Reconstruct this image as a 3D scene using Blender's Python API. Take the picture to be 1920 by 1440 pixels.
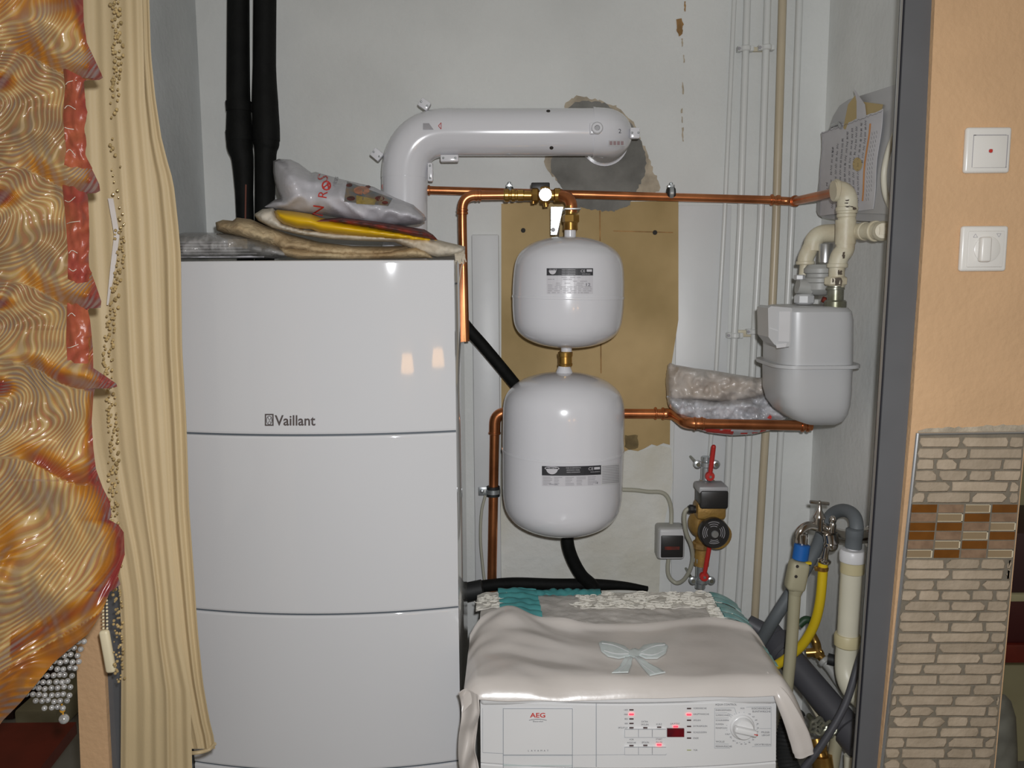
import bpy, bmesh, math, random
from mathutils import Vector, Matrix, Euler, noise
from mathutils.geometry import delaunay_2d_cdt

random.seed(7)
for o in list(bpy.data.objects):
    bpy.data.objects.remove(o)
SC = bpy.context.scene
COL = SC.collection
R = math.radians

# ------------------------------------------------------------------ camera
F = 1600.0                                   # focal length in pixels of a 1920 wide frame
CAM = Vector((0.0, 0.0, 1.64))
CROT = Euler((R(90 - 7.3), R(0.3), 0.0))
cam = bpy.data.cameras.new('camera')
cam.sensor_width = 36.0
cam.lens = F / 1920 * 36.0
cam.clip_start = 0.02
camo = bpy.data.objects.new('camera', cam)
camo.location = CAM
camo.rotation_euler = CROT
COL.objects.link(camo)
SC.camera = camo
CM = CROT.to_matrix()

# ------------------------------------------------------------------ light and exposure
SC.view_settings.view_transform = 'Standard'
SC.view_settings.look = 'None'
SC.view_settings.gamma = 1.0
SC.view_settings.use_curve_mapping = False
SC.view_settings.exposure = 0.0
world = bpy.data.worlds.new('world')
SC.world = world
world.use_nodes = True
wbg = world.node_tree.nodes['Background']
wbg.inputs[0].default_value = (1.0, 0.90, 0.74, 1)
wbg.inputs[1].default_value = 0.22


def area(name, loc, target, size, power, color):
    l = bpy.data.lights.new(name, 'AREA')
    l.shape = 'DISK'
    l.size = size
    l.energy = power
    l.color = color
    o = bpy.data.objects.new(name, l)
    o.location = loc
    o.rotation_euler = (Vector(target) - Vector(loc)).to_track_quat('-Z', 'Y').to_euler()
    COL.objects.link(o)
    return o


area('camera_flash', (0.035, -0.01, 1.70), (0.38, 2.4, 0.86), 0.035, 24.5, (0.97, 0.98, 1.0))


# ------------------------------------------------------------------ pixel helpers
def ray(px, py):
    d = Vector(((px - 960) / F, (720 - py) / F, -1.0))
    return CM @ d


def P(px, py, Y):
    d = ray(px, py)
    return CAM + d * ((Y - CAM.y) / d.y)


def PX(px, py, X):
    d = ray(px, py)
    return CAM + d * ((X - CAM.x) / d.x)


def PZ(px, py, Z):
    d = ray(px, py)
    return CAM + d * ((Z - CAM.z) / d.z)


def pix(p):
    q = CM.transposed() @ (Vector(p) - CAM)
    return (960 + F * q.x / -q.z, 720 - F * q.y / -q.z)


def mpp(p):
    q = CM.transposed() @ (Vector(p) - CAM)
    return -q.z / F


# ------------------------------------------------------------------ materials
def mat(name, col, rough=0.5, metal=0.0, var=0.06, vscale=6.0, bump=0.0, bscale=60.0, coat=0.0, col2=None,
        alpha=1.0, transl=0.0, spec=0.5, emit=None, estr=0.0, vdetail=4.0, island=0.0):
    m = bpy.data.materials.new(name)
    m.use_nodes = True
    nt = m.node_tree
    N, L = nt.nodes, nt.links
    b = N['Principled BSDF']
    b.inputs['Roughness'].default_value = rough
    b.inputs['Metallic'].default_value = metal
    b.inputs['Coat Weight'].default_value = coat
    b.inputs['Coat Roughness'].default_value = 0.06
    b.inputs['Specular IOR Level'].default_value = spec
    tc = N.new('ShaderNodeTexCoord')
    nz = N.new('ShaderNodeTexNoise')
    nz.inputs['Scale'].default_value = vscale
    nz.inputs['Detail'].default_value = vdetail
    L.new(tc.outputs['Object'], nz.inputs['Vector'])
    mx = N.new('ShaderNodeMix')
    mx.data_type = 'RGBA'
    c2 = col2 if col2 else tuple(max(0.0, c * (1 - var * 2.2)) for c in col)
    mx.inputs[6].default_value = (*col, 1)
    mx.inputs[7].default_value = (*c2, 1)
    ramp = N.new('ShaderNodeMapRange')
    ramp.inputs[1].default_value = 0.35
    ramp.inputs[2].default_value = 0.68
    L.new(nz.outputs['Fac'], ramp.inputs[0])
    L.new(ramp.outputs[0], mx.inputs[0])
    out = mx.outputs[2]
    if island:
        g = N.new('ShaderNodeNewGeometry')
        hv = N.new('ShaderNodeHueSaturation')
        mr = N.new('ShaderNodeMapRange')
        mr.inputs[3].default_value = 1 - island
        mr.inputs[4].default_value = 1 + island * 0.6
        L.new(g.outputs['Random Per Island'], mr.inputs[0])
        L.new(mr.outputs[0], hv.inputs['Value'])
        L.new(out, hv.inputs['Color'])
        out = hv.outputs[0]
    L.new(out, b.inputs['Base Color'])
    if bump:
        bz = N.new('ShaderNodeTexNoise')
        bz.inputs['Scale'].default_value = bscale
        bz.inputs['Detail'].default_value = 5.0
        L.new(tc.outputs['Object'], bz.inputs['Vector'])
        bp = N.new('ShaderNodeBump')
        bp.inputs['Strength'].default_value = bump
        bp.inputs['Distance'].default_value = 0.004
        L.new(bz.outputs['Fac'], bp.inputs['Height'])
        L.new(bp.outputs[0], b.inputs['Normal'])
    if emit:
        b.inputs['Emission Color'].default_value = (*emit, 1)
        b.inputs['Emission Strength'].default_value = estr
    surf = b.outputs[0]
    om = N['Material Output']
    if transl:
        t = N.new('ShaderNodeBsdfTranslucent')
        L.new(out, t.inputs['Color'])
        ms = N.new('ShaderNodeMixShader')
        ms.inputs[0].default_value = transl
        L.new(surf, ms.inputs[1])
        L.new(t.outputs[0], ms.inputs[2])
        surf = ms.outputs[0]
    if alpha < 1:
        t = N.new('ShaderNodeBsdfTransparent')
        ms = N.new('ShaderNodeMixShader')
        ms.inputs[0].default_value = alpha
        L.new(t.outputs[0], ms.inputs[1])
        L.new(surf, ms.inputs[2])
        surf = ms.outputs[0]
    L.new(surf, om.inputs['Surface'])
    return m


M = dict(
    plaster=mat('plaster', (0.70, 0.71, 0.69), 0.8, var=0.05, vscale=3.0, bump=0.5, bscale=45, spec=0.25),
    plaster_low=mat('plaster_low', (0.70, 0.70, 0.66), 0.85, col2=(0.60, 0.58, 0.50), vscale=5.5, bump=1.0, bscale=40, spec=0.2),
    gloss_white=mat('gloss_white', (0.66, 0.67, 0.67), 0.42, var=0.03, vscale=4, bump=0.12, bscale=25),
    side_wall=mat('side_wall', (0.62, 0.64, 0.64), 0.85, var=0.08, vscale=4.0, bump=0.35, bscale=55, spec=0.2),
    peach=mat('peach', (0.62, 0.40, 0.225), 0.8, var=0.05, vscale=5.0, bump=0.5, bscale=70, spec=0.25),
    jamb=mat('jamb', (0.115, 0.118, 0.125), 0.5, var=0.05, vscale=8),
    silver=mat('silver', (0.62, 0.63, 0.64), 0.3, 0.9, var=0.05),
    gasket=mat('gasket', (0.012, 0.012, 0.018), 0.4, var=0.05),
    floor=mat('floor', (0.20, 0.19, 0.17), 0.5, var=0.1, vscale=5),
    board=mat('board', (0.53, 0.38, 0.185), 0.7, col2=(0.34, 0.24, 0.10), vscale=3.2, bump=0.25, bscale=50, spec=0.3),
    dark_hole=mat('dark_hole', (0.03, 0.025, 0.02), 0.8),
    cement=mat('cement', (0.235, 0.23, 0.21), 0.9, var=0.18, vscale=12, bump=1.0, bscale=50, spec=0.15),
    raw_edge=mat('raw_edge', (0.50, 0.43, 0.33), 0.9, var=0.15, vscale=30, bump=1.0, bscale=90, spec=0.15),
    rust_stain=mat('rust_stain', (0.42, 0.24, 0.09), 0.9, var=0.2, vscale=30),
    enamel=mat('enamel', (0.64, 0.645, 0.66), 0.04, var=0.012, vscale=2),
    enamel_side=mat('enamel_side', (0.66, 0.67, 0.67), 0.07, spec=0.9, var=0.02, vscale=2),
    seam=mat('seam', (0.10, 0.12, 0.14), 0.6),
    logo=mat('logo', (0.17, 0.15, 0.15), 0.3, 0.5),
    tank=mat('tank', (0.70, 0.70, 0.73), 0.2, var=0.012, vscale=3, coat=0.5),
    flue=mat('flue', (0.72, 0.72, 0.75), 0.16, var=0.015, vscale=3, coat=0.5),
    label_white=mat('label_white', (0.60, 0.59, 0.62), 0.35, var=0.02),
    label_black=mat('label_black', (0.03, 0.03, 0.035), 0.5),
    label_grey=mat('label_grey', (0.36, 0.35, 0.37), 0.5),
    ink=mat('ink', (0.06, 0.06, 0.075), 0.6),
    ink_red=mat('ink_red', (0.55, 0.04, 0.03), 0.5),
    copper=mat('copper', (0.66, 0.25, 0.10), 0.30, 0.9, col2=(0.42, 0.15, 0.06), vscale=14),
    brass=mat('brass', (0.62, 0.38, 0.10), 0.28, 0.9, col2=(0.40, 0.22, 0.06), vscale=18),
    zinc=mat('zinc', (0.60, 0.64, 0.66), 0.3, 0.8, var=0.08, vscale=15),
    chrome=mat('chrome', (0.80, 0.78, 0.75), 0.16, 1.0, col2=(0.50, 0.46, 0.42), vscale=20),
    rubber=mat('rubber', (0.015, 0.016, 0.016), 0.6, var=0.1),
    foam=mat('foam', (0.005, 0.0055, 0.005), 0.7, var=0.2, vscale=30, bump=0.5, bscale=40, spec=0.2),
    white_pipe=mat('white_pipe', (0.66, 0.67, 0.65), 0.3, var=0.03),
    beige_pipe=mat('beige_pipe', (0.52, 0.44, 0.31), 0.35, var=0.05),
    cream_iron=mat('cream_iron', (0.64, 0.60, 0.46), 0.45, col2=(0.54, 0.47, 0.33), vscale=22, bump=0.3, bscale=60),
    chipped=mat('chipped', (0.11, 0.085, 0.06), 0.7, var=0.2, vscale=60),
    meter=mat('meter', (0.50, 0.505, 0.51), 0.33, var=0.02),
    meter_light=mat('meter_light', (0.63, 0.63, 0.64), 0.4),
    meter_dark=mat('meter_dark', (0.40, 0.40, 0.41), 0.45, var=0.03),
    coupling=mat('coupling', (0.29, 0.29, 0.24), 0.35, 0.6, col2=(0.16, 0.16, 0.10), vscale=30),
    grey_plastic=mat('grey_plastic', (0.40, 0.40, 0.38), 0.45),
    black_plastic=mat('black_plastic', (0.022, 0.021, 0.021), 0.42),
    clear_grey=mat('clear_grey', (0.16, 0.16, 0.17), 0.15, alpha=0.6),
    red_lever=mat('red_lever', (0.52, 0.03, 0.025), 0.4),
    pump_cast=mat('pump_cast', (0.42, 0.25, 0.06), 0.5, 0.4, col2=(0.28, 0.17, 0.06), vscale=20, bump=0.4, bscale=80),
    cable=mat('cable', (0.42, 0.41, 0.33), 0.5),
    cream_cable=mat('cream_cable', (0.66, 0.63, 0.52), 0.45),
    fuse=mat('fuse', (0.48, 0.48, 0.485), 0.35, var=0.02),
    paper=mat('paper', (0.62, 0.61, 0.63), 0.8, var=0.03, vscale=20),
    yellow_paper=mat('yellow_paper', (0.55, 0.42, 0.20), 0.8),
    rust_line=mat('rust_line', (0.45, 0.19, 0.05), 0.7),
    hose_grey=mat('hose_grey', (0.13, 0.145, 0.155), 0.55),
    drain_grey=mat('drain_grey', (0.075, 0.075, 0.085), 0.5, var=0.08),
    hose_beige=mat('hose_beige', (0.40, 0.37, 0.25), 0.5),
    blue=mat('blue', (0.01, 0.12, 0.42), 0.45),
    yellow=mat('yellow', (0.66, 0.47, 0.012), 0.4),
    drain_white=mat('drain_white', (0.68, 0.65, 0.52), 0.4, var=0.05),
    cap_white=mat('cap_white', (0.74, 0.74, 0.75), 0.35),
    collar_cream=mat('collar_cream', (0.60, 0.53, 0.32), 0.45),
    washer=mat('washer', (0.70, 0.70, 0.70), 0.3, var=0.012, coat=0.2),
    washer_line=mat('washer_line', (0.32, 0.34, 0.37), 0.5),
    recess=mat('recess', (0.50, 0.56, 0.55), 0.5),
    led_off=mat('led_off', (0.07, 0.04, 0.04), 0.4),
    led_on=mat('led_on', (0.8, 0.02, 0.03), 0.4, emit=(1.0, 0.03, 0.05), estr=3.0),
    led_green=mat('led_green', (0.40, 0.42, 0.20), 0.4),
    display=mat('display', (0.04, 0.006, 0.012), 0.15, col2=(0.16, 0.005, 0.01), vscale=30),
    satin=mat('satin', (0.60, 0.56, 0.525), 0.27, col2=(0.54, 0.50, 0.465), vscale=4, bump=0.06, bscale=90),
    bow=mat('bow', (0.62, 0.68, 0.67), 0.45, var=0.06, vscale=40),
    lace=mat('lace', (0.74, 0.71, 0.64), 0.8, var=0.1, vscale=50, bump=0.9, bscale=110),
    lace_curl=mat('lace_curl', (0.85, 0.82, 0.74), 0.8),
    under_cloth=mat('under_cloth', (0.62, 0.585, 0.545), 0.6, var=0.12, vscale=18, bump=0.6, bscale=60),
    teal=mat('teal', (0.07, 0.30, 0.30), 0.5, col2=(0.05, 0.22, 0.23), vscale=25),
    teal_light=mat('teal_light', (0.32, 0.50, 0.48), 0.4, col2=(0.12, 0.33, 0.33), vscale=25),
    canvas=mat('canvas', (0.52, 0.41, 0.25), 0.9, col2=(0.30, 0.20, 0.10), vscale=12, bump=0.8, bscale=120),
    white_cloth=mat('white_cloth', (0.62, 0.58, 0.50), 0.85, col2=(0.48, 0.41, 0.30), vscale=10, bump=0.6, bscale=90),
    bag=mat('bag', (0.52, 0.51, 0.54), 0.26, col2=(0.36, 0.36, 0.39), vscale=9, bump=1.0, bscale=18),
    scoop=mat('scoop', (0.72, 0.43, 0.005), 0.4, var=0.04),
    maroon=mat('maroon', (0.035, 0.012, 0.010), 0.6, col2=(0.20, 0.02, 0.008), vscale=40),
    film=mat('film', (0.50, 0.49, 0.48), 0.12, col2=(0.25, 0.245, 0.23), vscale=14, bump=1.0, bscale=22, alpha=0.62),
    lagging=mat('lagging', (0.58, 0.55, 0.52), 0.3, col2=(0.43, 0.36, 0.30), vscale=10, bump=1.0, bscale=22),
    lagging_film=mat('lagging_film', (0.60, 0.60, 0.63), 0.18, var=0.2, vscale=16, bump=1.0, bscale=16),
    switch=mat('switch', (0.72, 0.70, 0.66), 0.3, var=0.01),
    stone=mat('stone', (0.43, 0.35, 0.26), 0.8, col2=(0.36, 0.29, 0.21), vscale=25, bump=0.6, bscale=70, spec=0.25, island=0.13),
    grout=mat('grout', (0.21, 0.18, 0.135), 0.9, var=0.08, vscale=30, bump=0.4, bscale=90),
    tile_brown=mat('tile_brown', (0.165, 0.06, 0.010), 0.25, var=0.1, vscale=30),
    tile_marble=mat('tile_marble', (0.27, 0.175, 0.11), 0.4, col2=(0.19, 0.12, 0.075), vscale=60),
    tile_glass=mat('tile_glass', (0.30, 0.22, 0.13), 0.15, coat=0.3),
    tile_edge=mat('tile_edge', (0.66, 0.58, 0.42), 0.3),
    cream_curtain=mat('cream_curtain', (0.66, 0.525, 0.31), 0.6, var=0.05, vscale=3, transl=0.22, alpha=0.92, bump=0.1, bscale=300),
    trim_red=mat('trim_red', (0.28, 0.05, 0.035), 0.35, col2=(0.38, 0.10, 0.045), vscale=22, bump=0.7, bscale=40, transl=0.2),
    bead=mat('bead', (0.66, 0.49, 0.23), 0.06, 0.35, var=0.2, vscale=60),
    bead_silver=mat('bead_silver', (0.58, 0.58, 0.57), 0.12, 0.5, var=0.2, vscale=60),
    amber=mat('amber', (0.55, 0.27, 0.02), 0.3),
    cord_handle=mat('cord_handle', (0.72, 0.64, 0.44), 0.4),
    red_wood=mat('red_wood', (0.12, 0.014, 0.007), 0.35, var=0.12, vscale=12),
    dark_wood=mat('dark_wood', (0.035, 0.012, 0.012), 0.5),
    olive=mat('olive', (0.33, 0.30, 0.17), 0.8),
    far_wall=mat('far_wall', (0.22, 0.20, 0.13), 0.8),
    grey_cloth=mat('grey_cloth', (0.20, 0.20, 0.17), 0.9, var=0.1, vscale=12),
    lampshade=mat('lampshade', (0.9, 0.7, 0.45), 0.7, emit=(1.0, 0.52, 0.17), estr=8.0),
)


def organza_material():
    m = bpy.data.materials.new('organza')
    m.use_nodes = True
    N, L = m.node_tree.nodes, m.node_tree.links
    b = N['Principled BSDF']
    uv = N.new('ShaderNodeUVMap')
    sp = N.new('ShaderNodeSeparateXYZ')
    L.new(uv.outputs[0], sp.inputs[0])
    zr = N.new('ShaderNodeValToRGB')
    cr = zr.color_ramp
    stops = [(0.0, (0.20, 0.12, 0.045)), (0.20, (0.30, 0.19, 0.075)), (0.42, (0.54, 0.37, 0.13)), (0.56, (0.46, 0.19, 0.012)),
             (0.72, (0.30, 0.095, 0.010)), (0.86, (0.24, 0.035, 0.018)), (1.0, (0.20, 0.018, 0.018))]
    while len(cr.elements) < len(stops):
        cr.elements.new(0.5)
    for e, (p, c) in zip(cr.elements, stops):
        e.position = p
        e.color = (*c, 1)
    L.new(sp.outputs[1], zr.inputs[0])
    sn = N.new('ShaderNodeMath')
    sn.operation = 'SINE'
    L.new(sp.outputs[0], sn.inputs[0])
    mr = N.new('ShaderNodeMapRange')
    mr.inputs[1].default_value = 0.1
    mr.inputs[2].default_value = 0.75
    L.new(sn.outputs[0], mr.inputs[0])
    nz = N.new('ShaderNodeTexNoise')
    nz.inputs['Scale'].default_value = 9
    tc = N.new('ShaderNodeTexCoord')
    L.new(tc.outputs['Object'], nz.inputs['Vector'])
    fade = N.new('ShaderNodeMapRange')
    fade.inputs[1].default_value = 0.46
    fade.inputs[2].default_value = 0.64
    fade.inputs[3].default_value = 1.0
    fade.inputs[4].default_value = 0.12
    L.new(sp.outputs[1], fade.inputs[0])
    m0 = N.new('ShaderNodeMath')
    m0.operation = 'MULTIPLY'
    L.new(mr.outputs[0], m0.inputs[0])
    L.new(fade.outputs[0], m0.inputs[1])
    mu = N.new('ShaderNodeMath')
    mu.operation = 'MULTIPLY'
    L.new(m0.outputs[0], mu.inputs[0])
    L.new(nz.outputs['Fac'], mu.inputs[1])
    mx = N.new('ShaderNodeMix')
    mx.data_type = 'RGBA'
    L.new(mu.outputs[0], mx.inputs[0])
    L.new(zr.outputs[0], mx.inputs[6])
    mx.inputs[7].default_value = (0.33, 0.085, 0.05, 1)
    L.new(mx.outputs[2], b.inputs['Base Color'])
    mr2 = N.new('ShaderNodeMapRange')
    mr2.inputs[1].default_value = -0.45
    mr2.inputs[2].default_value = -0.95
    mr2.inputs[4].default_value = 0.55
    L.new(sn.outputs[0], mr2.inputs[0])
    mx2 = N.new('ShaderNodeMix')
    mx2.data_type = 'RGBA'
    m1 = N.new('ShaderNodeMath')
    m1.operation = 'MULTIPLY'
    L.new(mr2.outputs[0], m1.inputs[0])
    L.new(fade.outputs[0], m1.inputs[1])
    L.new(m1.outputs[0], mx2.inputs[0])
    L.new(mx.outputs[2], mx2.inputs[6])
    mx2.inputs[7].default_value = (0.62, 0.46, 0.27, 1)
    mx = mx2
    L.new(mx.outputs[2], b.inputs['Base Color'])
    b.inputs['Roughness'].default_value = 0.27
    b.inputs['Sheen Weight'].default_value = 0.2
    bp = N.new('ShaderNodeBump')
    bp.inputs['Strength'].default_value = 0.35
    bp.inputs['Distance'].default_value = 0.003
    L.new(sn.outputs[0], bp.inputs['Height'])
    L.new(bp.outputs[0], b.inputs['Normal'])
    t = N.new('ShaderNodeBsdfTranslucent')
    L.new(mx.outputs[2], t.inputs['Color'])
    ms = N.new('ShaderNodeMixShader')
    ms.inputs[0].default_value = 0.2
    L.new(b.outputs[0], ms.inputs[1])
    L.new(t.outputs[0], ms.inputs[2])
    tr = N.new('ShaderNodeBsdfTransparent')
    m2 = N.new('ShaderNodeMixShader')
    m2.inputs[0].default_value = 0.93
    L.new(tr.outputs[0], m2.inputs[1])
    L.new(ms.outputs[0], m2.inputs[2])
    L.new(m2.outputs[0], N['Material Output'].inputs['Surface'])
    return m


M['organza'] = organza_material()

# photo printed on the shopping bag
M['print'] = mat('print', (0.20, 0.13, 0.06), 0.35, col2=(0.10, 0.13, 0.16), vscale=38)
M['print_face'] = mat('print_face', (0.48, 0.20, 0.11), 0.4, var=0.2, vscale=60)


# ------------------------------------------------------------------ mesh builder
class MB:
    def __init__(s):
        s.v, s.f, s.mi, s.uv = [], [], [], None

    def add(s, verts, faces, mi=0):
        n = len(s.v)
        s.v += [Vector(p) for p in verts]
        s.f += [tuple(i + n for i in f) for f in faces]
        s.mi += [mi] * len(faces)
        return s

    def bm(s, b, mi=0, mtx=None):
        b.verts.index_update()
        vs = [(mtx @ v.co) if mtx else v.co.copy() for v in b.verts]
        s.add(vs, [[v.index for v in f.verts] for f in b.faces], mi)
        b.free()
        return s

    def box(s, lo, hi, bev=0.0, seg=2, mi=0, mtx=None):
        lo, hi = Vector(lo), Vector(hi)
        a = Vector((min(lo.x, hi.x), min(lo.y, hi.y), min(lo.z, hi.z)))
        c = Vector((max(lo.x, hi.x), max(lo.y, hi.y), max(lo.z, hi.z)))
        b = bmesh.new()
        bmesh.ops.create_cube(b, size=1.0)
        for v in b.verts:
            v.co = Vector(((v.co.x + .5) * (c.x - a.x) + a.x, (v.co.y + .5) * (c.y - a.y) + a.y, (v.co.z + .5) * (c.z - a.z) + a.z))
        if bev > 0:
            bev = min(bev, 0.49 * min(c.x - a.x, c.y - a.y, c.z - a.z))
            bmesh.ops.bevel(b, geom=b.edges[:], offset=bev, segments=seg, affect='EDGES', profile=0.5)
        return s.bm(b, mi, mtx)

    def pbox(s, px0, py0, px1, py1, Y0, Y1, bev=0.0, seg=2, mi=0):
        """box whose front face at depth Y0 spans the pixels"""
        a, c = P(px0, py0, Y0), P(px1, py1, Y0)
        return s.box((a.x, Y0, c.z), (c.x, Y1, a.z), bev, seg, mi)

    def tube(s, pts, r, seg=16, cap=True, mi=0, close=False):
        pts = [Vector(p) for p in pts]
        n = len(pts)
        rs = list(r) if hasattr(r, '__len__') else [r] * n
        up = None
        rings = []
        for i in range(n):
            if close:
                t = pts[(i + 1) % n] - pts[i - 1]
            else:
                t = pts[min(i + 1, n - 1)] - pts[max(i - 1, 0)]
            if t.length < 1e-9:
                t = Vector((0, 0, 1))
            t.normalize()
            if up is None:
                a = Vector((0, 0, 1)) if abs(t.z) < 0.9 else Vector((0, 1, 0))
                up = (a - t * a.dot(t)).normalized()
            else:
                up = (up - t * up.dot(t))
                up = up.normalized() if up.length > 1e-6 else t.orthogonal().normalized()
            w = t.cross(up)
            rings.append([pts[i] + (up * math.cos(2 * math.pi * k / seg) + w * math.sin(2 * math.pi * k / seg)) * rs[i] for k in range(seg)])
        vs = [v for rr in rings for v in rr]
        fs = []
        for i in range(n if close else n - 1):
            j = (i + 1) % n
            for k in range(seg):
                k2 = (k + 1) % seg
                fs.append((i * seg + k, i * seg + k2, j * seg + k2, j * seg + k))
        if cap and not close:
            fs.append(tuple(range(seg - 1, -1, -1)))
            fs.append(tuple((n - 1) * seg + k for k in range(seg)))
        return s.add(vs, fs, mi)

    def lathe(s, prof, base, axis=(0, 0, 1), seg=40, mi=0):
        """prof: (radius, height along axis)"""
        ax = Vector(axis).normalized()
        base = Vector(base)
        a = ax.orthogonal().normalized()
        b = ax.cross(a)
        vs, fs, rows = [], [], []
        for (r, h) in prof:
            if r < 1e-6:
                rows.append([len(vs)])
                vs.append(base + ax * h)
            else:
                rows.append(list(range(len(vs), len(vs) + seg)))
                vs += [base + ax * h + (a * math.cos(2 * math.pi * k / seg) + b * math.sin(2 * math.pi * k / seg)) * r for k in range(seg)]
        for A, B in zip(rows, rows[1:]):
            for k in range(seg):
                k2 = (k + 1) % seg
                if len(A) == 1 and len(B) == 1:
                    continue
                if len(A) == 1:
                    fs.append((A[0], B[k2], B[k]))
                elif len(B) == 1:
                    fs.append((A[k], A[k2], B[0]))
                else:
                    fs.append((A[k], A[k2], B[k2], B[k]))
        if len(rows[0]) > 1:
            fs.append(tuple(reversed(rows[0])))
        if len(rows[-1]) > 1:
            fs.append(tuple(rows[-1]))
        return s.add(vs, fs, mi)

    def ball(s, c, r, mi=0, seg=12, sc=(1, 1, 1)):
        c = Vector(c)
        b = bmesh.new()
        bmesh.ops.create_uvsphere(b, u_segments=seg, v_segments=max(6, seg // 2 + 2), radius=1)
        for v in b.verts:
            v.co = c + Vector((v.co.x * r * sc[0], v.co.y * r * sc[1], v.co.z * r * sc[2]))
        return s.bm(b, mi)

    def grid(s, nu, nv, fn, mi=0, thick=0.0):
        """fn(u,v) -> point; optional thickness along the normal"""
        vs = [Vector(fn(i / nu, j / nv)) for j in range(nv + 1) for i in range(nu + 1)]
        W = nu + 1
        fs = [(j * W + i, j * W + i + 1, (j + 1) * W + i + 1, (j + 1) * W + i) for j in range(nv) for i in range(nu)]
        if not thick:
            return s.add(vs, fs, mi)
        nn = [Vector() for _ in vs]
        for f in fs:
            c = (vs[f[1]] - vs[f[0]]).cross(vs[f[3]] - vs[f[0]])
            for i in f:
                nn[i] += c
        back = [v - (n.normalized() if n.length > 1e-12 else Vector((0, -1, 0))) * thick for v, n in zip(vs, nn)]
        n = len(vs)
        fs2 = [tuple(i + n for i in reversed(f)) for f in fs]
        edge = []
        bd = [i for i in range(nu)] + [nu + j * W for j in range(nv)] + [nv * W + nu - i for i in range(nu)] + [(nv - j) * W for j in range(nv)]
        for a, b in zip(bd, bd[1:] + bd[:1]):
            edge.append((b, a, a + n, b + n))
        return s.add(vs + back, fs + fs2 + edge, mi)

    def prism(s, outline, front, back, mi=0):
        """outline: list of 2D; front/back: functions 2D -> 3D point"""
        n = len(outline)
        vs = [front(p) for p in outline] + [back(p) for p in outline]
        fs = [tuple(range(n)), tuple(range(2 * n - 1, n - 1, -1))]
        fs += [(i, i + n, (i + 1) % n + n, (i + 1) % n) for i in range(n)]
        return s.add(vs, fs, mi)

    def build(s, name, mats, parent=None, smooth=40, world=None):
        me = bpy.data.meshes.new(name)
        me.from_pydata([tuple(v) for v in s.v], [], s.f)
        if not isinstance(mats, (list, tuple)):
            mats = [mats]
        for m in mats:
            me.materials.append(M[m] if isinstance(m, str) else m)
        me.polygons.foreach_set('material_index', s.mi)
        if s.uv:
            ul = me.uv_layers.new(name='UVMap')
            for lp in me.loops:
                ul.data[lp.index].uv = s.uv[lp.vertex_index]
        b = bmesh.new()
        b.from_mesh(me)
        bmesh.ops.recalc_face_normals(b, faces=b.faces)
        b.to_mesh(me)
        b.free()
        if smooth:
            me.polygons.foreach_set('use_smooth', [True] * len(me.polygons))
            me.set_sharp_from_angle(angle=R(smooth))
        me.update()
        o = bpy.data.objects.new(name, me)
        COL.objects.link(o)
        if parent:
            o.parent = parent
            o.location = -WORLD.get(parent.name, Vector())
        WORLD[o.name] = Vector()
        return o


WORLD = {}


def thing(name, label, cat, loc, group=None):
    o = bpy.data.objects.new(name, None)
    o.empty_display_size = 0.05
    o.location = loc
    COL.objects.link(o)
    WORLD[o.name] = Vector(loc)
    o['label'] = label
    o['category'] = cat
    if group:
        o['group'] = group
    return o


def tag(o, label, cat, group=None, kind=None):
    o['label'] = label
    o['category'] = cat
    if group:
        o['group'] = group
    if kind:
        o['kind'] = kind
    return o


def struct(o):
    o['kind'] = 'structure'
    return o


def plabel(o, label):
    o['label'] = label
    return o


def lerp(a, b, t):
    return a + (b - a) * t


def poly_at(poly, y):
    """x of a polyline [(x, y)...] at y"""
    if y <= poly[0][1]:
        return poly[0][0]
    for (x0, y0), (x1, y1) in zip(poly, poly[1:]):
        if y <= y1:
            return lerp(x0, x1, (y - y0) / (y1 - y0) if y1 > y0 else 1)
    return poly[-1][0]


def curve(pts, n=8):
    """Catmull-Rom through 3D points"""
    pts = [Vector(p) for p in pts]
    q = [pts[0] * 2 - pts[1]] + pts + [pts[-1] * 2 - pts[-2]]
    out = []
    for i in range(1, len(q) - 2):
        for k in range(n):
            t = k / n
            a, b, c, d = q[i - 1], q[i], q[i + 1], q[i + 2]
            out.append(0.5 * ((2 * b) + (c - a) * t + (2 * a - 5 * b + 4 * c - d) * t * t + (3 * b - a - 3 * c + d) * t ** 3))
    out.append(pts[-1])
    return out


def fillet(pts, rad, n=8):
    pts = [Vector(p) for p in pts]
    out = [pts[0]]
    for i in range(1, len(pts) - 1):
        a, b, c = pts[i - 1], pts[i], pts[i + 1]
        u, w = (a - b), (c - b)
        r = min(rad, u.length * 0.49 if i > 1 else u.length * 0.98, w.length * 0.49 if i < len(pts) - 2 else w.length * 0.98)
        u.normalize()
        w.normalize()
        p0, p1 = b + u * r, b + w * r
        for k in range(n + 1):
            t = k / n
            out.append(p0 * (1 - t) ** 2 + b * 2 * t * (1 - t) + p1 * t * t)
    out.append(pts[-1])
    return out


def collar(mb, c, d, r, w, mi=0, seg=20, n=None):
    """short ring / nut along direction d"""
    d = Vector(d).normalized()
    c = Vector(c)
    b = min(w, r) * 0.18
    mb.lathe([(r * 0.6, -w / 2), (r - b, -w / 2), (r, -w / 2 + b), (r, w / 2 - b), (r - b, w / 2), (r * 0.6, w / 2)], c, d, n or seg, mi)


_tc = {}


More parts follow.
